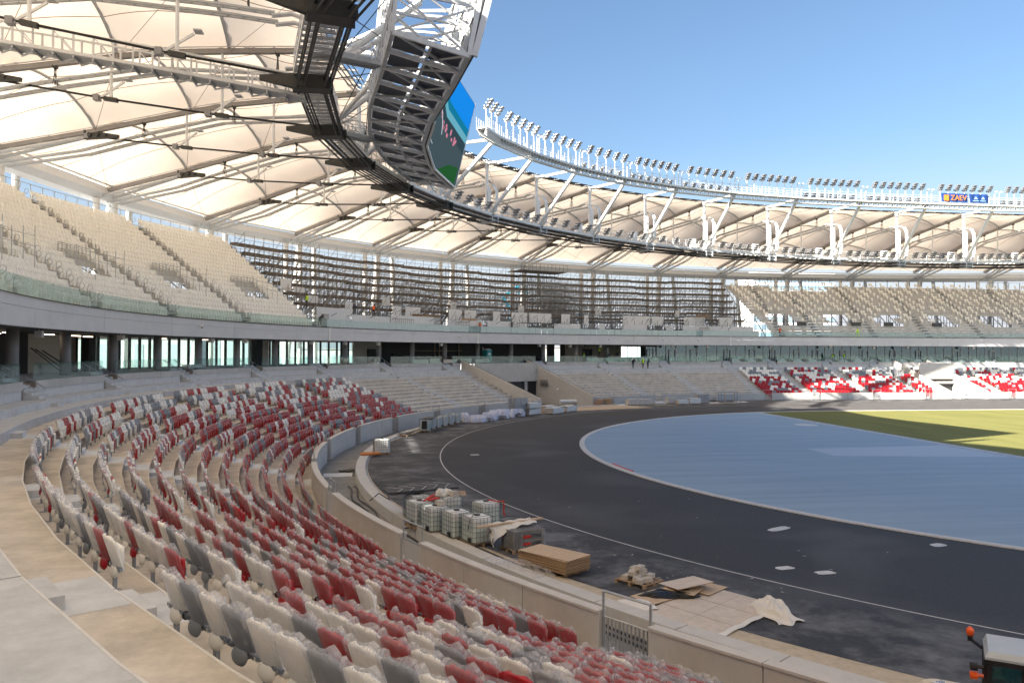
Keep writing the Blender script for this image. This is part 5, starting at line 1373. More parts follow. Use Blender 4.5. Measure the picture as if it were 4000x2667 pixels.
def bank(name,lst,lab,mats,colidx,origin,covers=True,posts=True):
    V=[];F=[];MI=[];n=0
    rn=np.random.RandomState(5)
    for s in lst:
        a,k,c,cov,si,j,nn,R=s[:8]; z=s[8] if len(s)>8 else zt(k)
        o=pt(R,a,z); rz=faz(a); ca,sa=math.cos(rz),math.sin(rz); rot=np.array([[ca,-sa,0],[sa,ca,0],[0,0,1]])
        def addm(vv,ff,mi):
            nonlocal n
            V.append(vv@rot.T+np.array(o)-np.array(origin)); F.extend([tuple(i+n for i in f) for f in ff]); MI.extend([mi]*len(ff)); n+=len(vv)
        addm(lsv,lsf,colidx[c])
        if posts and j%2==0: addm(pmv,PM.f,colidx['post'])
        if cov and covers: addm(cmv+rn.uniform(-.022,.022,cmv.shape)*np.array([1,1,1.3]),CM.f,colidx['cov'])
    me=bpy.data.meshes.new(name); me.from_pydata(np.concatenate(V).tolist(),[],F)
    for x in mats: me.materials.append(M[x])
    me.polygons.foreach_set('material_index',MI); me.update(); o=bpy.data.objects.new(name,me); COL.objects.link(o); o.location=origin
    tag(o,lab,'seats',None,'stuff'); return o
rest=[s for s in allseats if id(s) not in near and (s[0]<226 or seen(*pt(s[7],s[0],zt(s[1])),m=200))]
CI={'red':0,'grey':1,'ivory':2,'post':3,'cov':4}
bank('seat_rows',rest,'curved rows of red grey and ivory wrapped seats further round the bend',['sr','sg','sw','seatpost','bagf'],CI,pt(74,180,0))
bank('far_seat_rows',farseats,'distant red white and grey seat rows in the sun at right',['sr','sg','sw','seatpost','bagf'],CI,pt(74,xa(25),0))
# ============================================================ upper seats
UMs=LSM
upper=[]
rn2=random.Random(4)
ub=[200,195.5,186.2,176.9,167.7,158.4,148.9]
for si,(a0,a1) in enumerate(zip(ub,ub[1:])):
    for k in range(NU):
        R=ur(k)+.30; d=math.degrees(.5/R); mg=math.degrees(.55/R)*(0 if a0==200 else 1)
        n=int((a0-a1-2*math.degrees(.78/R))/d)
        for j in range(n):
            a=(a0+a1)/2+(n-1)*d/2-j*d
            if in_void(a,k) or in_void(a,k-1) and k<9: continue
            upper.append((a,k,'cream' if k>7 else 'white',False,si,j,n,R,uz(k)))
def ud(s): return (Vector(pt(s[7],s[0],s[8]))-Vector(CAM)).length
vis=[s for s in upper if seen(*pt(s[7],s[0],s[8]+.5),m=15)]
vis.sort(key=ud); nu_=set(id(s) for s in vis[:300])
LS2=MB()
for f in (0,): 
    # upright seat, open pan folded, tapered back: seen from the front
    xs=(-.21,-.12,0,.12,.21)
    vs=[];fs=[]
    def rg(z,w,y,o): return [(x*w,y-.03*(x/.21)**2*-1+o,z) for x in xs]
    rows=[(.42,.72,.02),(.62,.95,-.02),(.86,1.0,-.07),(.91,.86,-.08)]
    for r_ in rows: vs+=rg(*r_,0)
    for r_ in rows: vs+=rg(*r_,.05)
    for j in range(3):
        for i in range(4): fs.append((j*5+i,j*5+i+1,(j+1)*5+i+1,(j+1)*5+i)); fs.append((20+j*5+i+1,20+j*5+i,20+(j+1)*5+i,20+(j+1)*5+i+1))
    for i in range(4): fs.append((15+i,16+i,36+i,35+i))
    for j in range(3): fs.append((j*5,(j+1)*5,20+(j+1)*5,20+j*5)); fs.append((j*5+4,24+j*5,29+j*5,9+j*5))
    LS2.add(vs,fs)
PAN=MB(); PAN.hexa([(-.10,.04,.16),(.10,.04,.16),(.10,.12,.16),(-.10,.12,.16)],[(-.185,.05,.62),(.185,.05,.62),(.185,.13,.60),(-.185,.13,.60)])
ubk={'cream':mesh_of(LS2,'backrest',M['cream']),'white':mesh_of(LS2,'backrest',M['creamw'])}; upn={'cream':mesh_of(PAN,'seat_pan',M['cream']),'white':mesh_of(PAN,'seat_pan',M['creamw'])}
kk_=0
for s in upper:
    if id(s) not in nu_: continue
    a,k,c,_,si,j,n,R,z=s
    t=thing('tip_up_seat','%s upper tier seat, %s row up, %s from the left aisle of the %s block'%(c,ORD[k],ORD[min(j,25)],ORD[max(0,si-1)]),'seat',pt(R,a,z),faz(a),'cream seats of the upper tier')
    part(ubk[c],'backrest',t); part(upn[c],'seat_pan',t)
ulv=np.array(LS2.v+PAN.v); ulf=LS2.f+[tuple(i+len(LS2.v) for i in f) for f in PAN.f]
_a,_b=lsv,lsf; lsv,lsf=ulv,ulf
CU={'cream':0,'white':1,'post':2,'cov':2}
bank('upper_seat_rows',[s for s in upper if id(s) not in nu_],'dense rows of cream seats filling the left upper tier',['cream','creamw','seatpost'],CU,pt(90,170,10.7),covers=False,posts=False)
# right stand: scattered columns of seats
us2=[]
for col in range(40):
    x0=9.2+col*2.1
    for k in range(NU):
        if k<5: continue
        for q in range(rn2.choice((1,1,2)) if col%4 else 2):
            x=x0+(19-k)*.34+q*.5
            if rvoid(x,k) or x<9.4+.22*(19-k) or (18<x<30 and k>=18): continue
            if rn2.random()<.12: continue
            us2.append((xa(x),k,'cream',False,0,0,1,ur(k)+.3,uz(k)))
bank('scattered_seats',us2,'short diagonal runs of cream seats on the grey far right upper stand',['cream','creamw','seatpost'],CU,pt(90,xa(30),10.7),covers=False,posts=False)
# ============================================================ ground props
def basis(a): i=inward(a); return Vector((i[0],i[1],0))
def pallet(m,c,sx,sy,rz,z=0.0,lift=True):
    ca,sa=math.cos(rz),math.sin(rz); g=lambda x,y,zz:(c[0]+x*ca-y*sa,c[1]+x*sa+y*ca,z+zz)
    for k in range(5): x=-sx/2+.07+(sx-.14)*k/4; m.box(g(x,0,.11),.11,sy,.022,rz)
    for y in (-sy/2+.05,0,sy/2-.05):
        m.box(g(0,y,.09),sx,.10,.02,rz); m.box(g(0,y,0),sx,.10,.02,rz)
        for x in (-sx/2+.07,0,sx/2-.07): m.box(g(x,y,.02),.13,.10,.07,rz)
def tank(c,rz,lab,level=.7,fill='liquid',grp='white liquid tanks in steel cages',extra=None):
    t=thing('liquid_tank',lab,'tank',(c[0],c[1],0.004),rz,grp); sx,sy=1.2,1.0
    m=MB(); pallet(m,(0,0),sx,sy,0); m.build('pallet',M['wood'],t)
    m=MB(); e=.05
    def rb(z0,z1,ins,mi):
        X,Y=sx/2-ins,sy/2-ins; c_=.10
        ringp=[(-X+c_,-Y),(X-c_,-Y),(X,-Y+c_),(X,Y-c_),(X-c_,Y),(-X+c_,Y),(-X,Y-c_),(-X,-Y+c_)]
        n=len(m.v); m.add([(x,y,z0) for x,y in ringp]+[(x,y,z1) for x,y in ringp],[tuple(range(8))[::-1],tuple(range(8,16))]+[(i,(i+1)%8,8+(i+1)%8,8+i) for i in range(8)],mi)
    H=1.0; zl=.16+H*level
    rb(.16,zl,.05,0); b=m.build('tank_body',M[fill],t)
    m=MB(); rb(zl,1.10,.05,0); rb(1.10,1.14,.12,0); m.tube([(0,0,1.13),(0,0,1.17)],.11,12) 
    for x in (-.3,.0,.3): m.box((x,0,1.14),.08,.78,.012)
    m.build('tank_top',M['tankw'],t)
    m=MB(); m.tube([(0,0,1.165),(0,0,1.20)],.13,12); m.box((-.3,sy/2+.0,.17),.22,.06,.18); m.build('cap',M['black'],t)
    m=MB(); X,Y=sx/2,sy/2
    for z in (.20,.40,.60,.80,.98,1.15):
        P=[(-X,-Y,z),(X,-Y,z),(X,Y,z),(-X,Y,z),(-X,-Y,z)]
        for p,q in zip(P,P[1:]): m.beam(p,q,.016)
    for k in range(8):
        x=-X+sx*k/7
        for y in (-Y,Y): m.beam((x,y,.14),(x,y,1.16),.014)
    for k in range(1,6):
        y=-Y+sy*k/6
        for x in (-X,X): m.beam((x,y,.14),(x,y,1.16),.014)
    for x in (-.3,.3): m.beam((x,-Y,1.16),(x,Y,1.16),.03,.012)
    m.build('cage',M['cage'],t)
    return t
# near group: front tank lies with corner at (-54.55,-24.80), edges towards (-53.6,-24.4) and (-54.95,-23.6)
g0=Vector((-54.55,-24.80,0)); ex=Vector((.93,.37,0)).normalized(); ey=Vector((-ex.y,ex.x,0))
rzg=math.atan2(ex.y,ex.x)
def gp(i,j): p=g0+ex*(.5+i)+ey*(.6+j); return (p.x,p.y)
rt=rzg+PI/2
tanks=[((0.0,0.0),'front white tank with hose on top, nearest the brick pallet',.70),((-.28,1.32),'white tank directly behind the front tank, with black cap',.72),((-.62,2.75),'white tank with a pale block on its cage',.66),((-.75,4.15),'dark-looking tank behind the one with the block',.3),
       ((1.75,2.5),'separate white tank on the track side with red tape',.78),((-.2,5.6),'white tank half covered by the black mat',.5),((.9,4.6),'white tank under the crumpled white bag',.6)]
tk=[]
for (i,j),lab,lv in tanks: tk.append(tank(gp(i,j),rt,lab,lv))
# mats across the rear tanks
c_=gp(.1,5.7)
m=MB(); R0=Vector((c_[0],c_[1],1.24))
for k in range(3):
    dx=.09*k; a_=R0-ex*1.6+ey*(.5+dx)+Vector((0,0,.035*k)); b_=R0+ex*1.7+ey*(.2-dx)+Vector((0,0,.10+.035*k)); m.beam(a_,b_,1.35,.028)
mt_=thing('mat_stack','stack of black ribbed rubber ground mats lying across the rear tanks','mat',tuple(R0))
m.build('mats',M['rubber'],mt_)
m=MB(); 
for k in range(5):
    a_=R0-ex*(1.4-.6*k)+ey*(1.05)+Vector((0,0,.16+.012*k)); b_=R0-ex*(.9-.6*k)+ey*(.3)+Vector((0,0,.16+.016*k)); c2=R0-ex*(1.4-.6*k)+ey*(-.35)+Vector((0,0,.15+.012*k)); m.beam(a_,b_,.05,.02); m.beam(b_,c2,.05,.02)
m.build('mat_ribs',M['steel'],mt_)
m=MB(); c_=gp(1.55,5.3); 
for k in range(6): m.beam((c_[0]-.5,c_[1]-.3+.11*k,1.05+.02*k),(c_[0]+.55,c_[1]-.1+.11*k,1.02+.02*k),.09,.03)
m.build('slats',M['plankp'],label='loose pale wooden slats sticking out beside the black mat',cat='slats',origin=(c_[0],c_[1],1.05))
def blob(name,c,r,h,mt,lab,cat,seed=1,group=None,n=14,amp=.25,flat=.0):
    rd=random.Random(seed); m=MB(); ph=[rd.uniform(0,6.28) for _ in range(6)]
    def f(u,v):
        t=2*PI*u; q=1+amp*(math.sin(3*t+ph[0])*.5+math.sin(5*t+ph[1]+4*v)*.5+math.sin(9*t+ph[2]-7*v)*.3); s=math.cos(v*PI/2)**.6 if v<1 else 0
        return (c[0]+r[0]*q*s*math.cos(t),c[1]+r[1]*q*s*math.sin(t),c[2]+h*(math.sin(v*PI/2)**.8)*(1+.25*math.sin(4*t+ph[3])*v*(1-v)*4))
    m.sheet(f,n*2,n//2); return m.build(name,M[mt],label=lab,cat=cat,origin=c,group=group)
p=gp(.75,4.75); blob('plastic_bag',(p[0],p[1],1.17),(.42,.3),.28,'cloth','crumpled white bag lying on top of a rear tank','bag',3)
m=MB(); p=gp(1.05,4.3); m.box((p[0],p[1],1.18),.35,.3,.22,rt); m.build('block',M['block'],label='pale concrete block beside the crumpled bag on the tanks',cat='block',origin=(p[0],p[1],1.18))
m=MB(); p=gp(-.45,2.6); m.box((p[0],p[1],1.18),.4,.3,.2,rt); m.build('block',M['block'],label='pale wooden block on the third tank of the near row',cat='block',origin=(p[0],p[1],1.18))
m=MB(); p=gp(-.3,3.95); m.beam((p[0]-.3,p[1]-.3,1.2),(p[0]+.2,p[1]+.35,1.35),.12,.03); m.beam((p[0]-.1,p[1]-.2,1.2),(p[0]+.35,p[1]+.1,1.25),.25,.05); m.build('barrier_tape',M['red'],label='tangle of red and white tape on the dark tank',cat='tape',origin=(p[0],p[1],1.2))
p=gp(2.2,2.05); m=MB(); m.tube([(p[0],p[1],1.17),(p[0]+.16,p[1]-.02,1.22),(p[0]+.20,p[1]-.05,1.0),(p[0]+.17,p[1]-.03,.8),(p[0]+.22,p[1]-.05,.55)],.035,4); m.tube([(p[0],p[1],1.17),(p[0]-.5,p[1]+.3,1.22)],.025,4); m.build('barrier_tape',M['red'],label='red and white tape tied to the corner of the separate tank',cat='tape',origin=(p[0],p[1],1.1))
p=gp(-.3,.1); m=MB(); m.tube([(p[0]-.1,p[1]-.5,.7),(p[0]-.02,p[1]-.38,1.05),(p[0]+.15,p[1]-.1,1.22),(p[0]+.3,p[1],1.2)],.018,5); m.build('hose_end',M['hose'],label='thin dark hose draped over the front tank cage',cat='hose',origin=(p[0],p[1],1.1))
# brick pallet
bp=thing('brick_pallet','pallet of wrapped dark grey pavers printed STEIN beside the front tank','pallet',(-52.6,-25.2,0),rzg)
m=MB(); pallet(m,(0,0),1.5,1.1,0); m.build('pallet',M['wood'],bp)
bk_=None
for l in range(5):
    for i in range(7):
        for j in range(5):
            if 0<i<6 and 0<j<4 and l<4: continue
            if bk_ is None: m=MB(); m.box((0,0,0),.195,.195,.135); bk_=m.build('paver',M['paver'],bp); o=bk_
            else: o=part(bk_.data,'paver',bp)
            o.location=(-.6+.2*i,-.4+.2*j,.14+.14*l+random.uniform(0,.006))
m=MB(); m.hexa([(-.73,-.53,.13),(.73,-.53,.13),(.73,.53,.13),(-.73,.53,.13)],[(-.72,-.52,.865),(.72,-.52,.865),(.72,.52,.865),(-.72,.52,.865)]); m.build('stretch_film',M['wrap'],bp)
for z in (.62,.34):
    me=text_mesh('STEIN',.15,.002); me.materials.append(M['black']); o=part(me,'lettering',bp,(.33,-.545,z)); o.rotation_euler=(PI/2,0,0)
    m=MB(); m.box((-.12,-.542,z-.05),.34,.004,.10); m.build('red_print',M['red'],bp)
cl=thing('cloth_cover','white cloth hanging from a long timber laid over the paver pallet','cloth',(-53.1,-24.9,.95),rzg)
m=MB(); m.beam((-1.5,-.1,.05),(1.45,-.15,.12),.16,.06); m.build('timber',M['plankp'],cl)
m=MB(); m.sheet(lambda u,v:(-.95+2.0*u+.05*math.sin(9*v),-.42+.8*v,.02+.12*math.sin(PI*v)+.03*math.sin(22*u+6*v)-(1.0-u)**3*.75*abs(v-.5)*1.6),18,10); m.sheet(lambda u,v:(-1.0+.35*u+.05*math.sin(8*v),-.5+.9*u,-.02-.75*v+.04*math.sin(12*u)),8,8); m.build('cloth',M['cloth'],cl)
# chipboard stack
cs=thing('chipboard_stack','tall stack of chipboard sheets on a pallet by the curb','board stack',(-52.0,-28.25,0),math.atan2(.94,1.18)*0+.62)
RZ=.62
m=MB(); pallet(m,(.25,-.1),1.25,1.7,0); m.build('pallet',M['wood'],cs)
sh=None
for k in range(19):
    if sh is None:
        m=MB(); m.box((0,0,0),1.28,2.35,.021); sh=m.build('chipboard_sheet',[M['osbd'],M['osb']],cs,origin=(0,0,0)); sh.data.polygons[1].material_index=1; o=sh
    else: o=part(sh.data,'chipboard_sheet',cs)
    o.location=(.05+random.uniform(-.03,.03),random.uniform(-.03,.03),.15+.0245*k); o.rotation_euler=(random.uniform(-.006,.006)*0,0,random.uniform(-.012,.012)+(.06 if k==18 else 0))
m=MB(); pts=[(-54.3,-27.9),(-53.3,-28.7)]
m.sheet(lambda u,v:(-54.35+2.1*u+.1*math.sin(5*v),-27.3-1.9*u+.9*(v-.5),.1+.30*math.sin(PI*u)**.6*math.sin(PI*v)+.05*math.sin(17*u+9*v)),18,10)
m.build('plastic_sheet',M['wrap'],label='translucent plastic sheet bunched beside the chipboard stack',cat='plastic sheet',origin=(-53.3,-28.2,.1))
# small block pallet
bl2=thing('block_pallet','small pallet with loose pale concrete blocks heaped on it','pallet',(-49.4,-30.25,0),.62)
m=MB(); pallet(m,(0,0),1.1,1.25,0); m.build('pallet',M['wood'],bl2)
bb=None
for x,y,z,r in ((-.3,.3,.14,.1),(.05,.35,.14,.3),(.3,.2,.14,-.2),(-.25,-.1,.14,.4),(.1,0,.14,.0),(.35,-.2,.14,.2),(-.1,-.4,.14,-.3),(.0,.2,.28,.2),(.25,.1,.28,-.3),(-.2,.15,.28,.5),(.1,.05,.42,.1),(-.4,-.35,.14,.2),(.32,.42,.28,.1)):
    if bb is None: m=MB(); m.box((0,0,0),.34,.22,.135); bb=m.build('block',M['block'],bl2,origin=(0,0,0)); o=bb
    else: o=part(bb.data,'block',bl2)
    o.location=(x,y,z); o.rotation_euler=(0,0,r)
# plywood floor sheet with debris
ps=thing('plywood_floor','large dusty plywood platform lying on the asphalt by the gate','plywood',(-48.1,-33.4,0.01),0)
m=MB(); A_,B_,C_,D_=Vector((-50.45,-33.44,.012)),Vector((-49.05,-35.75,.012)),Vector((-45.83,-33.27,.012)),Vector((-47.3,-30.9,.012))
def shq(u0,u1,v0,v1):
    P=lambda u,v:(A_.lerp(B_,v)).lerp(D_.lerp(C_,v),u)
    m=MB(); q=[P(u0,v0),P(u1,v0),P(u1,v1),P(u0,v1)]; m.hexa(q,[x+Vector((0,0,.02)) for x in q]); m.build('plywood_sheet',M['plywood'],ps)
for u0,u1 in ((0,.33),(.335,.66),(.665,1)):
    for v0,v1 in ((0,.5),(.505,1)): shq(u0+.002,u1-.002,v0,v1)
def board(c,sx,sy,rz,z,tilt,lab,mt='osb'):
    m=MB(); m.box((0,0,0),sx,sy,.02); o=m.build('chipboard_sheet',[M['osbd'],M[mt]],label=lab,cat='board',origin=(0,0,0)); 
    o.data.polygons[1].material_index=1; o.location=(c[0],c[1],z); o.rotation_euler=(tilt,tilt*.6,rz)
board((-49.3,-31.95),1.6,1.0,.55,.06,.02,'chipboard sheet at the bottom left of the small debris heap')
board((-48.3,-31.6),1.3,1.05,.9,.17,.06,'brown chipboard sheet in the middle of the debris heap')
board((-48.2,-31.5),1.5,1.0,.35,.30,-.05,'pale chipboard sheet on top of the debris heap','plywood')
board((-47.5,-31.35),1.3,1.0,.7,.06,.03,'chipboard sheet at the right of the debris heap')
blob('black_foil',(-48.9,-31.9,.05),(.9,.45),.16,'black','crumpled black foil squeezed between the debris sheets','foil',5)
m=MB(); m.sheet(lambda u,v:(-46.75+.95*u-.1*v+.10*math.sin(9*v+3*u),-35.0+.3*u+1.95*v+.08*math.sin(13*u),.04+.42*(math.sin(PI*u)**.7)*(math.sin(PI*min(1,v*1.05))**.5)*(.25+.75*v)+.09*math.sin(19*u+9*v)*math.sin(PI*u)*math.sin(PI*v)+.05*math.sin(31*v-6*u)*math.sin(PI*u)),22,30)
m.build('cloth_heap',M['cloth'],label='crumpled white cloth heaped on the right corner of the plywood',cat='cloth',origin=(-46.2,-34,0))
m=MB(); m.sheet(lambda u,v:(-49.15+2.5*u,-35.82+1.85*u+.3*(v-.5)*(1-u*.3),.04+.05*math.sin(PI*v)+.02*math.sin(20*u)),16,4); m.build('cloth_strip',M['cloth'],label='flat white cloth strip along the near edge of the plywood',cat='cloth',origin=(-48,-35.5,0))
m=MB(); m.sheet(lambda u,v:(-50.7+1.0*u,-33.2+1.1*v,.05+.1*math.sin(PI*u)*math.sin(PI*v)+.02*math.sin(9*u+11*v)),8,8); m.build('cloth_rag',M['cloth'],label='small pale cloth under the left corner of the debris heap',cat='cloth',origin=(-50.3,-32.7,0))
# lone tank, pipes, old pallet
tank((-58.6,4.9),.15,'lone white tank in steel cage standing by the curb further along',.78,'tankw')
pp=thing('pipe_offcuts','orange pipe offcuts on the curb beside the lone tank','pipe',(-59.8,3.5,.12))
for k in range(3): m=MB(); m.tube([(-60.1+.05*k,3.35+.2*k,.24),(-59.3+.3*k,3.55+.22*k,.2)],.10,8); m.build('pipe',M['pipe'],pp)
m=MB(); 
op=thing('old_pallet','flat pallet with grey debris lying by the curb','pallet',(-56.6,18.3,.02),1.1)
pallet(m,(0,0),1.9,1.2,0); m.build('pallet',M['wood'],op)
m=MB()
for k in range(6): m.beam((-.8+.3*k,-.4,.17+.02*k),(-.3+.2*k,.5,.2),.3,.05)
m.build('debris',M['paver'],op)
# moat bits
m=MB(); slab(m,65.0,66.9,182.6,181.3,-.45,-.40); m.build('cover_slab',M['panelw'],label='two pale cover slabs lying in the moat',cat='slab',origin=pt(66,182,-.45))
m=MB(); m.beam(pt(65.9,180.6,-.38),pt(65.0,180.2,-.33),.5,.06); m.beam(pt(65.4,181.0,-.36),pt(64.9,181.0,-.30),.3,.1); m.build('grate_pieces',M['gunm'],label='loose dark grate pieces beside the moat slabs',cat='grate',origin=pt(65.4,181,-.4))
m=MB(); slab(m,64.85,65.3,182.4,181.4,-.447,-.44); m.build('open_hatch',M['black'],label='dark open hatch in the moat next to the pale slabs',cat='hatch',origin=pt(65,182,-.45))
# row of tanks by the far wall
for i in range(6):
    a=160.1-i*1.62; o=pt(63.0 if i else 62.9,a,0); tank((o[0],o[1]),faz(a),'white caged tank in the distant row by the wall, %s from its left end'%ORD[i],.75 if i%2 else .6,'liquid' if i<1 else 'tankw')
m=MB(); P=pt(63,159.2,1.25); m.box(P,2.4,1.0,.03,faz(159)); m.build('dark_sheet',M['rubber'],label='dark sheet laid on top of the distant tank row',cat='sheet',origin=P)
m=MB(); P=pt(62.9,160.6,.5); q=faz(160.4); m.box((P[0]+.0,P[1]-.35,.35),.02,.5,.8,q+.3); m.build('hanging_sheet',M['black'],label='black sheet hanging down the leftmost distant tank',cat='sheet',origin=P)
# sacks
rs_=random.Random(9); ns=0
for i in range(46):
    a=149.9-rs_.random()*9.6; R=60.9+rs_.random()*2.2; o=pt(R,a,0); h=.0 if i<26 else .38
    blob('sack',(o[0],o[1],h+.02),(.42+.15*rs_.random(),.34+.1*rs_.random()),.42+.18*rs_.random(),'sack','bulging white sack in the %s of the heap by the far wall, %s layer'%(('left part','middle','right part')[min(2,int((149.9-a)/3.2))],'upper' if h else 'ground'),'sack',100+i,group='white sacks heaped by the wall',n=10)
for i in range(3):
    o=pt(62.2-.5*i,148.6-2.2*i,0); m=MB(); pallet(m,(0,0),1.2,.9,faz(148)); ob=m.build('pallet',M['wood'],label='bare brown pallet edge under the white sacks, %s of three'%ORD[i],cat='pallet',origin=(0,0,0)); ob.location=o
# stacked fence panels
fs_=thing('fence_panel_stack','tall stack of galvanised fence frames on a pallet','panel stack',(-42.7,39.6,0),.75)
m=MB(); pallet(m,(0,0),2.4,1.4,0); m.build('pallet',M['wood'],fs_)
fm=None
for k in range(26):
    if fm is None:
        m=MB()
        for y in (-.55,.55): m.beam((-1.25,y,0),(1.25,y,0),.05)
        for x in (-1.25,-.42,.42,1.25): m.beam((x,-.55,0),(x,.55,0),.05)
        fm=m.build('frame',M['steel'],fs_,origin=(0,0,0)); o=fm
    else: o=part(fm.data,'frame',fs_)
    o.location=(random.uniform(-.03,.03),random.uniform(-.03,.03),.2+.078*k)
# wrapped white pallets
def bundle(c,sx,sy,h,rz,lab,mt='whitep',grp='wrapped bundles by the far wall',tiers=1):
    t=thing('wrapped_bundle',lab,'bundle',(c[0],c[1],0.005),rz,grp)
    for q in range(tiers):
        z=q*(h+.2); m=MB(); pallet(m,(0,0),sx,sy,0,z); m.build('pallet',M['wood'] if mt!='whitep' else M['plankp'],t)
        m=MB(); rd=random.Random(int(c[0]*10)+q)
        nl=3
        for l in range(nl): m.box((rd.uniform(-.05,.05),rd.uniform(-.04,.04),z+.14+l*h/nl),sx*(1-.03*l)+rd.uniform(-.05,.05),sy*(1-.04*l),h/nl-.015)
        m.build('boards',M[mt] if mt!='whitep' else M['beige'],t)
        m=MB(); m.sheet(lambda u,v:(-sx/2-.04+(sx+.08)*u,-sy/2-.04+(sy+.08)*v,z+.16+h+.03*math.sin(11*u+5*v)),8,4); m.sheet(lambda u,v:(-sx/2-.05+(sx+.1)*u,-sy/2-.05-.02*math.sin(15*u),z+.12+(h+.06)*v),8,2); m.build('wrapping',M['cloth'] if mt=='whitep' else M['wrap'],t)
bundle((-40.9,40.9),2.4,1.2,.55,.8,'two-tier white wrapped bundle just right of the fence frame stack',tiers=2)
bundle((-37.7,42.2),2.6,1.2,.6,.85,'low white wrapped bundle on the track edge, in front',tiers=1)
bundle((-38.0,45.0),2.6,1.2,.65,.85,'white wrapped bundle behind the front one on the plywood')
bundle((-35.2,45.6),2.8,1.2,.6,.9,'long white wrapped bundle on the plywood, rightmost of the group')
bundle((-27.7,57.6),1.9,1.1,.7,1.1,'pale wrapped pallet of sacks below the right entrance wall',mt='wood')
bundle((-26.2,58.2),1.9,1.1,.8,1.1,'second pallet of wrapped sacks below the entrance wall',mt='wood')
bundle((-21.9,57.0),4.2,1.1,.75,.18,'long pale timber bundle lying along the far wall',mt='beige')
bundle((-18.6,58.0),1.8,1.1,.25,.15,'low white pallet right of the long timber bundle')
bundle((-16.4,58.8),1.6,1.0,.9,.15,'pale sack pallet before the far gate',mt='beige')
bundle((-15.0,57.9),1.6,1.0,.45,.15,'white bundle in front of the sack pallet')
bundle((-12.9,58.6),1.7,1.0,.7,.12,'white bundle left of the dark mesh pallet')
bundle((-11.2,59.6),1.9,1.1,1.3,.1,'dark mesh-wrapped pallet with tall grey load',mt='column')
m=MB(); m.tube([(-32.9,61.4,.3),(-29.0,62.2,.3)],.28,12); m.build('wrapped_roll',M['whitep'],label='long white roll lying inside the wide entrance',cat='roll',origin=(-31,61.8,.02))
m=MB(); m.sheet(lambda u,v:(-25.5+5.2*u,56.2+1.3*u+1.0*(v-.5),.03+.12*math.sin(PI*v)*abs(math.sin(9*u))),20,4); m.build('white_film',M['cloth'],label='crumpled white film on the ground before the far wall',cat='film',origin=(-23,56.8,0))
tp=thing('ground_boards','large brown plywood floor laid on the track before the entrance','plywood',(-34,50,0))
q=[Vector((-42.9,40.3,.012)),Vector((-35,45.5,.012)),Vector((-22.9,51.0,.012)),Vector((-25,57.5,.012)),Vector((-40,50,.012)),Vector((-44.2,42.3,.012))]
def bil(u,v): 
    a_=Vector((-43.2,40.0,.012)).lerp(Vector((-21.5,51.2,.012)),u); b_=Vector((-43.5,43.0,.012)).lerp(Vector((-27,59.0,.012)),u); p_=a_.lerp(b_,v); p_.y-=1.4*math.sin(PI*u)*(1-v)*-1; return p_
for i in range(10):
    for j in range(4):
        e=.003; m=MB(); Q=[bil(i/10+e,j/4+e),bil((i+1)/10-e,j/4+e),bil((i+1)/10-e,(j+1)/4-e),bil(i/10+e,(j+1)/4-e)]; m.hexa(Q,[x+Vector((0,0,.018+.003*((i+j)%2))) for x in Q]); m.build('plywood_sheet',M['osb'],tp)
rk=thing('glass_rack','light blue steel rack of panes between two timber posts','rack',(-6.9,59.9,0),.1)
m=MB()
for x in (-1.35,1.35):
    for z0,z1 in ((0,1.75),): m.beam((x,-.4,z0),(x,-.4,z1),.07); m.beam((x,.4,z0),(x,.4,z1),.07)
for z in (.15,.5,.85,1.2,1.72): m.beam((-1.35,-.4,z),(1.35,-.4,z),.06); m.beam((-1.35,.4,z),(1.35,.4,z),.06)
for x in (-1.35,1.35): m.beam((x,-.4,1.72),(x,.4,1.72),.06)
m.build('rack_frame',M['grille'],rk)
m=MB(); 
for z in (.45,.85,1.25): m.box((0,0,z),2.2,.5,.06)
m.build('panes',M['palebl'],rk)
m=MB(); 
for x in (-.75,.75): m.beam((x,-.5,0),(x,-.5,1.75),.10,.08)
m.beam((-1.3,0,.06),(1.3,0,.06),1.0,.12); m.build('timber_posts',M['plankp'],rk)
for i,(x,y) in enumerate(((-9.3,60.3),(-4,61.8))): blob('debris_heap',(x,y,.0),(1.2,.5),.12,'cloth','small pale heap on the ground near the blue rack, %s'%('left' if i==0 else 'right'),'heap',40+i)
# step ladder, plank
sl=thing('step_ladder','wooden step ladder standing on the concourse edge left of the kiosk','ladder',pt(84.2,111.6,6.0))
for s,nm in ((-.3,'leg_frame'),(.3,'leg_frame')):
    m=MB(); P0=pt(84.2,111.6,0)
    for t_ in (-.28,.28): m.beam((P0[0]+t_*1.2,P0[1]+s*2,6.02),(P0[0]+t_*.6,P0[1],8.0),.07,.05)
    for k in range(6): f=k/6; m.beam((P0[0]-.3+.12*f,P0[1]+s*2*(1-f),6.2+1.8*f),(P0[0]+.3-.12*f,P0[1]+s*2*(1-f),6.2+1.8*f),.06,.03)
    m.build(nm,M['plankp'],sl)
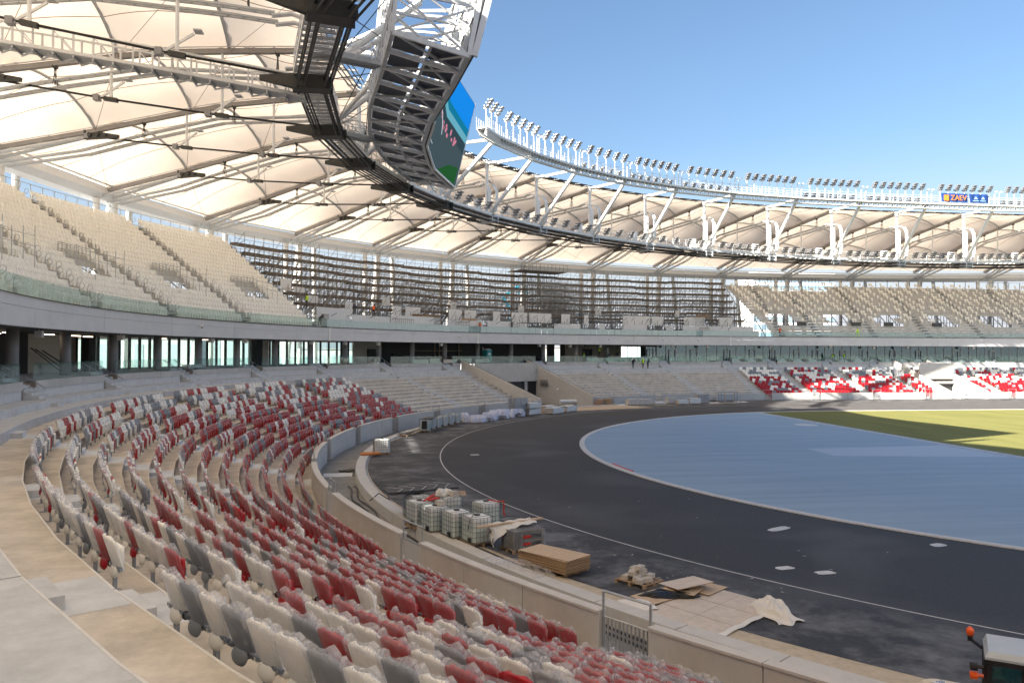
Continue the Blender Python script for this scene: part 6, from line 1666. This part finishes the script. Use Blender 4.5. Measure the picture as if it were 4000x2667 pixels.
# ============================================================ tractor (only the cab and engine cover corner show)
tr=thing('tractor','small tractor with black framed cab, orange beacon and cream bonnet, bottom right','tractor',(-45.2,-43.4,0),0)
u_=Vector((.80,-.60,0)); v_=Vector((.60,.80,0))  # u: along roof edge to the right, v: away
o_=Vector((-46.5,-42.72,0))
def T(x,y,z): p=o_+u_*x+v_*(y*.68-.1); return (p.x,p.y,z*.9 if z>1.3 else z)
M['roofw']=mat('cab_roof',(.42,.47,.52),.45,var=.06,vs=3); M['creamp']=mat('cream_bonnet',(.66,.58,.44),.4); M['tyre']=mat('tyre_rubber',(.03,.03,.03),.8); M['amber']=mat('amber_lens',(.75,.10,.01),.25); M['cabg']=glass('cab_glass',(.45,.72,.68),.25)
m=MB(); m.hexa([T(0,-.75,2.50),T(1.7,-.75,2.50),T(1.7,.75,2.50),T(0,.75,2.50)],[T(.06,-.65,2.60),T(1.64,-.65,2.60),T(1.64,.65,2.66),T(.06,.65,2.66)]); m.hexa([T(.0,-.75,2.44),T(1.7,-.75,2.44),T(1.7,.75,2.44),T(0,.75,2.44)],[T(0,-.75,2.50),T(1.7,-.75,2.50),T(1.7,.75,2.50),T(0,.75,2.50)]); m.build('cab_roof',M['roofw'],tr)
m=MB()
for x in (.05,1.62):
    for y in (-.68,.68): m.beam(T(x,y,1.0),T(x,y,2.45),.09)
m.beam(T(.62,-.70,1.0),T(.62,-.70,2.44),.07)
for y in (-.7,.7): m.beam(T(0,y,2.40),T(1.7,y,2.40),.09); m.beam(T(0,y,1.05),T(1.7,y,1.05),.10)
for x in (.03,1.64): m.beam(T(x,-.7,2.40),T(x,.7,2.40),.09); m.beam(T(x,-.7,1.05),T(x,.7,1.05),.10)
m.build('cab_frame',M['black'],tr)
for x0,x1,y in ((.1,.58,-.69),(.66,1.58,-.69),(.1,1.58,.69)): m=MB(); m.hexa([T(x0,y,1.1),T(x1,y,1.1),T(x1,y+.01,1.1),T(x0,y+.01,1.1)],[T(x0,y,2.36),T(x1,y,2.36),T(x1,y+.01,2.36),T(x0,y+.01,2.36)]); m.build('cab_window',M['cabg'],tr)
m=MB(); m.hexa([T(.03,-.64,1.1),T(.04,-.64,1.1),T(.04,.64,1.1),T(.03,.64,1.1)],[T(.03,-.64,2.36),T(.04,-.64,2.36),T(.04,.64,2.36),T(.03,.64,2.36)]); m.build('windscreen',M['cabg'],tr)
m=MB(); m.beam(T(-.02,.1,2.47),T(-.22,.25,2.60),.05); m.tube([T(-.22,.25,2.56),T(-.22,.25,2.66)],.05,8); m.build('beacon_arm',M['black'],tr)
m=MB(); m.tube([T(-.22,.25,2.66),T(-.22,.25,2.72),T(-.22,.25,2.80),T(-.22,.25,2.85)],[.05,.072,.068,.025],12); m.build('beacon',M['amber'],tr,smooth=True)
for z,mt in ((2.26,'black'),(2.08,'amber'),(1.68,'amber')):
    m=MB(); m.tube([T(-.02,-.66,z),T(-.12,-.66,z)],.035,6); m.tube([T(-.12,-.70,z),T(-.24,-.72,z)],.075,10); m.build('side_lamp',M[mt],tr)
m=MB(); m.sheet(lambda a,b:T(-1.15+1.15*a,-.45+.95*b,1.42+.22*math.sin(PI*b)**.5*(min(1,a*4)**.5)),10,8); m.hexa([T(-1.15,-.45,.6),T(0,-.45,.6),T(0,.5,.6),T(-1.15,.5,.6)],[T(-1.15,-.45,1.42),T(0,-.45,1.42),T(0,.5,1.42),T(-1.15,.5,1.42)]); m.build('bonnet',M['creamp'],tr)
m=MB(); m.sheet(lambda a,b:T(-.72+.16*math.cos(2*PI*a)*b,-.12+.12*math.sin(2*PI*a)*b,1.64),16,1); m.build('number_disc',M['white'],tr)
me=text_mesh('20',.16,.002); me.materials.append(M['blue']); o=part(me,'lettering',tr,(T(-.72,-.12,0)[0]-tr.location[0],T(-.72,-.12,0)[1]-tr.location[1],1.49)); o.rotation_euler=(0,0,.2)
m=MB(); m.tube([T(.4,.2,1.0),T(.55,.05,1.55)],.03,6); m.tube([T(.55+.17*math.cos(t),.05+.17*math.sin(t),1.58) for t in np.linspace(0,2*PI,13)],.02,5); m.build('steering_wheel',M['black'],tr)
m=MB(); m.box(T(1.1,0,.9),.5,.5,.5); m.box(T(1.35,0,1.3),.12,.5,.5); m.build('driver_seat',M['black'],tr)
for x,r in ((-.85,.38),(1.15,.6)):
    for y in (-.75,.75):
        m=MB(); m.tube([T(x,y-.13,r),T(x,y+.13,r)],r,18); m.build('wheel',M['tyre'],tr)
m=MB(); m.box(T(.3,0,.45),2.6,.7,.55,math.atan2(u_.y,u_.x)); m.build('chassis',M['gunm'],tr)
# ============================================================ people
M['skin']=mat('skin',(.45,.28,.20),.6); M['hiv']=mat('hi_vis_yellow',(.55,.85,.02),.6); M['hio']=mat('hi_vis_orange',(.85,.13,.02),.6); M['navy']=mat('navy_clothes',(.015,.02,.04),.8); M['tdark']=mat('dark_trousers',(.03,.035,.04),.85); M['jack']=mat('pale_jacket',(.45,.45,.45),.8)
def person(loc,rz,lab,vest,pose='stand',helmet='whitep',legs='tdark',body='navy'):
    t=thing('person',lab,'person',loc,rz)
    V=[];E=[];Rr=[]
    def jt(p,r,par=None):
        V.append(p); Rr.append(r); 
        if par is not None: E.append((par,len(V)-1))
        return len(V)-1
    lean={'stand':0,'lean':.25,'bend':.75,'walk':.08}[pose]
    sw=.28 if pose=='walk' else .05
    hip=(0,0,.95 if pose!='bend' else .85)
    H=jt(hip,.14); W=jt((0,lean*.25,hip[2]+.2*(1-lean*.4)),.13,H); Cc_=jt((0,lean*.6,hip[2]+.45-lean*.25),.155,W); N_=jt((0,lean*.75,hip[2]+.58-lean*.32),.06,Cc_); Hd=jt((0,lean*.9+.02,hip[2]+.70-lean*.38),.095,N_); jt((0,lean*.95+.02,hip[2]+.80-lean*.42),.07,Hd)
    for s in (-1,1):
        k=jt((s*.10,.04+s*sw*.6,.5),.075,jt((s*.10,0,hip[2]-.06),.10,H)); f=jt((s*.11,s*sw*1.1-.02,.09),.05,k); jt((s*.12,s*sw*1.1+.14,.04),.04,f)
        sh_=jt((s*.19,lean*.6,hip[2]+.48-lean*.27),.065,Cc_); el=jt((s*.25,lean*.7+.08,hip[2]+.20-lean*.25),.048,sh_); jt((s*.20,lean*.9+.26,hip[2]+.05+(.1 if pose=='lean' else 0)-lean*.3),.036,el)
    me=bpy.data.meshes.new('body'); me.from_pydata(V,E,[]); me.materials.append(M[legs]); o=bpy.data.objects.new('body',me); COL.objects.link(o); o.parent=t
    md=o.modifiers.new('skin','SKIN'); 
    for i,sv in enumerate(me.skin_vertices[0].data): sv.radius=(Rr[i],Rr[i]*.85); sv.use_root=(i==0)
    o.modifiers.new('sub','SUBSURF').levels=1; o.modifiers['sub'].render_levels=1
    b=Vector(V[W]); c=Vector(V[Cc_])
    m=MB(); m.tube([tuple(Vector(V[H])),tuple(b),tuple(c),tuple(c+Vector((0,lean*.1,.10)))],[.185,.18,.205,.13],10); m.build('vest',M[vest],t,origin=(0,0,0))
    h=Vector(V[Hd]); m=MB(); m.tube([tuple(h+Vector((0,0,.03))),tuple(h+Vector((0,0,.08))),tuple(h+Vector((0,0,.15)))],[.135,.13,.06],10); m.build('helmet',M[helmet],t,origin=(0,0,0))
    m=MB(); m.tube([tuple(h+Vector((0,.055,-.06))),tuple(h+Vector((0,.075,.03)))],.06,6); m.build('face',M['skin'],t,origin=(0,0,0))
def pp_(a,R,z): return pt(R,a,z)
person(pp_(147.9,86.3,13.2),faz(148)+PI,'person in yellow hi-vis vest at the top of the white stair panels','hiv','stand','navy')
person(pp_(148.9,83.2,10.9),faz(148)+1.6,'crouching worker in dark clothes at the right end of the left seats','tdark','bend','gunm')
person(pp_(142.6,84.9,12.75),faz(142)+2.4,'worker in dark hoodie with yellow stripe leaning behind white boards','navy','bend','navy')
person(pp_(140.6,84.2,12.5),faz(140)+1.7,'worker in black with red vest reaching left above white boards','hio','lean','navy')
person(pp_(125.6,84.0,10.75),faz(125),'person in orange jacket standing by crates before the scaffolding','hio','stand','teal')
person(pp_(xa(13.3),82.9,10.72),0+PI*.9,'person in red-orange jacket walking along the far parapet','hio','walk','red')
person(pp_(xa(29.0),82.9,10.72),1.2,'person in yellow jacket and trousers walking on the far parapet','hiv','walk','navy','hiv')
person(pp_(134.9,88.5,6.0),PI,'person in dark clothes with yellow stripes in the concourse opening','navy','stand','navy')
person(pp_(104.6,81.8,zt(15)-.1),PI*.9,'person in dark work clothes and light helmet left of the standing trio','navy','lean')
person(pp_(103.2,81.8,zt(15)-.1),PI,'person in bright yellow vest standing in the middle of the trio','hiv','stand','whitep')
person(pp_(102.5,81.8,zt(15)-.1),PI*1.1,'person in black standing right of the yellow vest','navy','lean','navy')
person(pp_(107.6,86.0,7.0),PI,'worker in yellow vest on a ladder inside the white room','hiv','lean','teal')
person(pp_(110.0,85.4,6.0),2.5,'worker in yellow vest behind the left kiosk frame','hiv','stand','whitep')
person(pp_(105.4,85.2,6.2),2.5,'person in dark jacket with yellow helmet behind the kiosk front','navy','stand','hiv')
person(pp_(106.4,85.4,6.1),2.5,'person with blue helmet sitting behind the kiosk front','navy','bend','lift')
person(pp_(xa(24.8),84.6,6.0),PI,'person in yellow vest and white helmet, left of two by the glass doors','hiv','walk','whitep')
person(pp_(xa(27.2),84.6,6.0),PI,'person in yellow vest and white helmet, right of two by the glass doors','hiv','walk','whitep')
person((36.5,65.3,0),2.2,'person in pale clothes standing at the foot of the right entrance','jack','stand','whitep','jack')
person((37.6,65.0,0),-1.2,'second pale person at the foot of the right entrance','jack','stand','whitep','tdark')
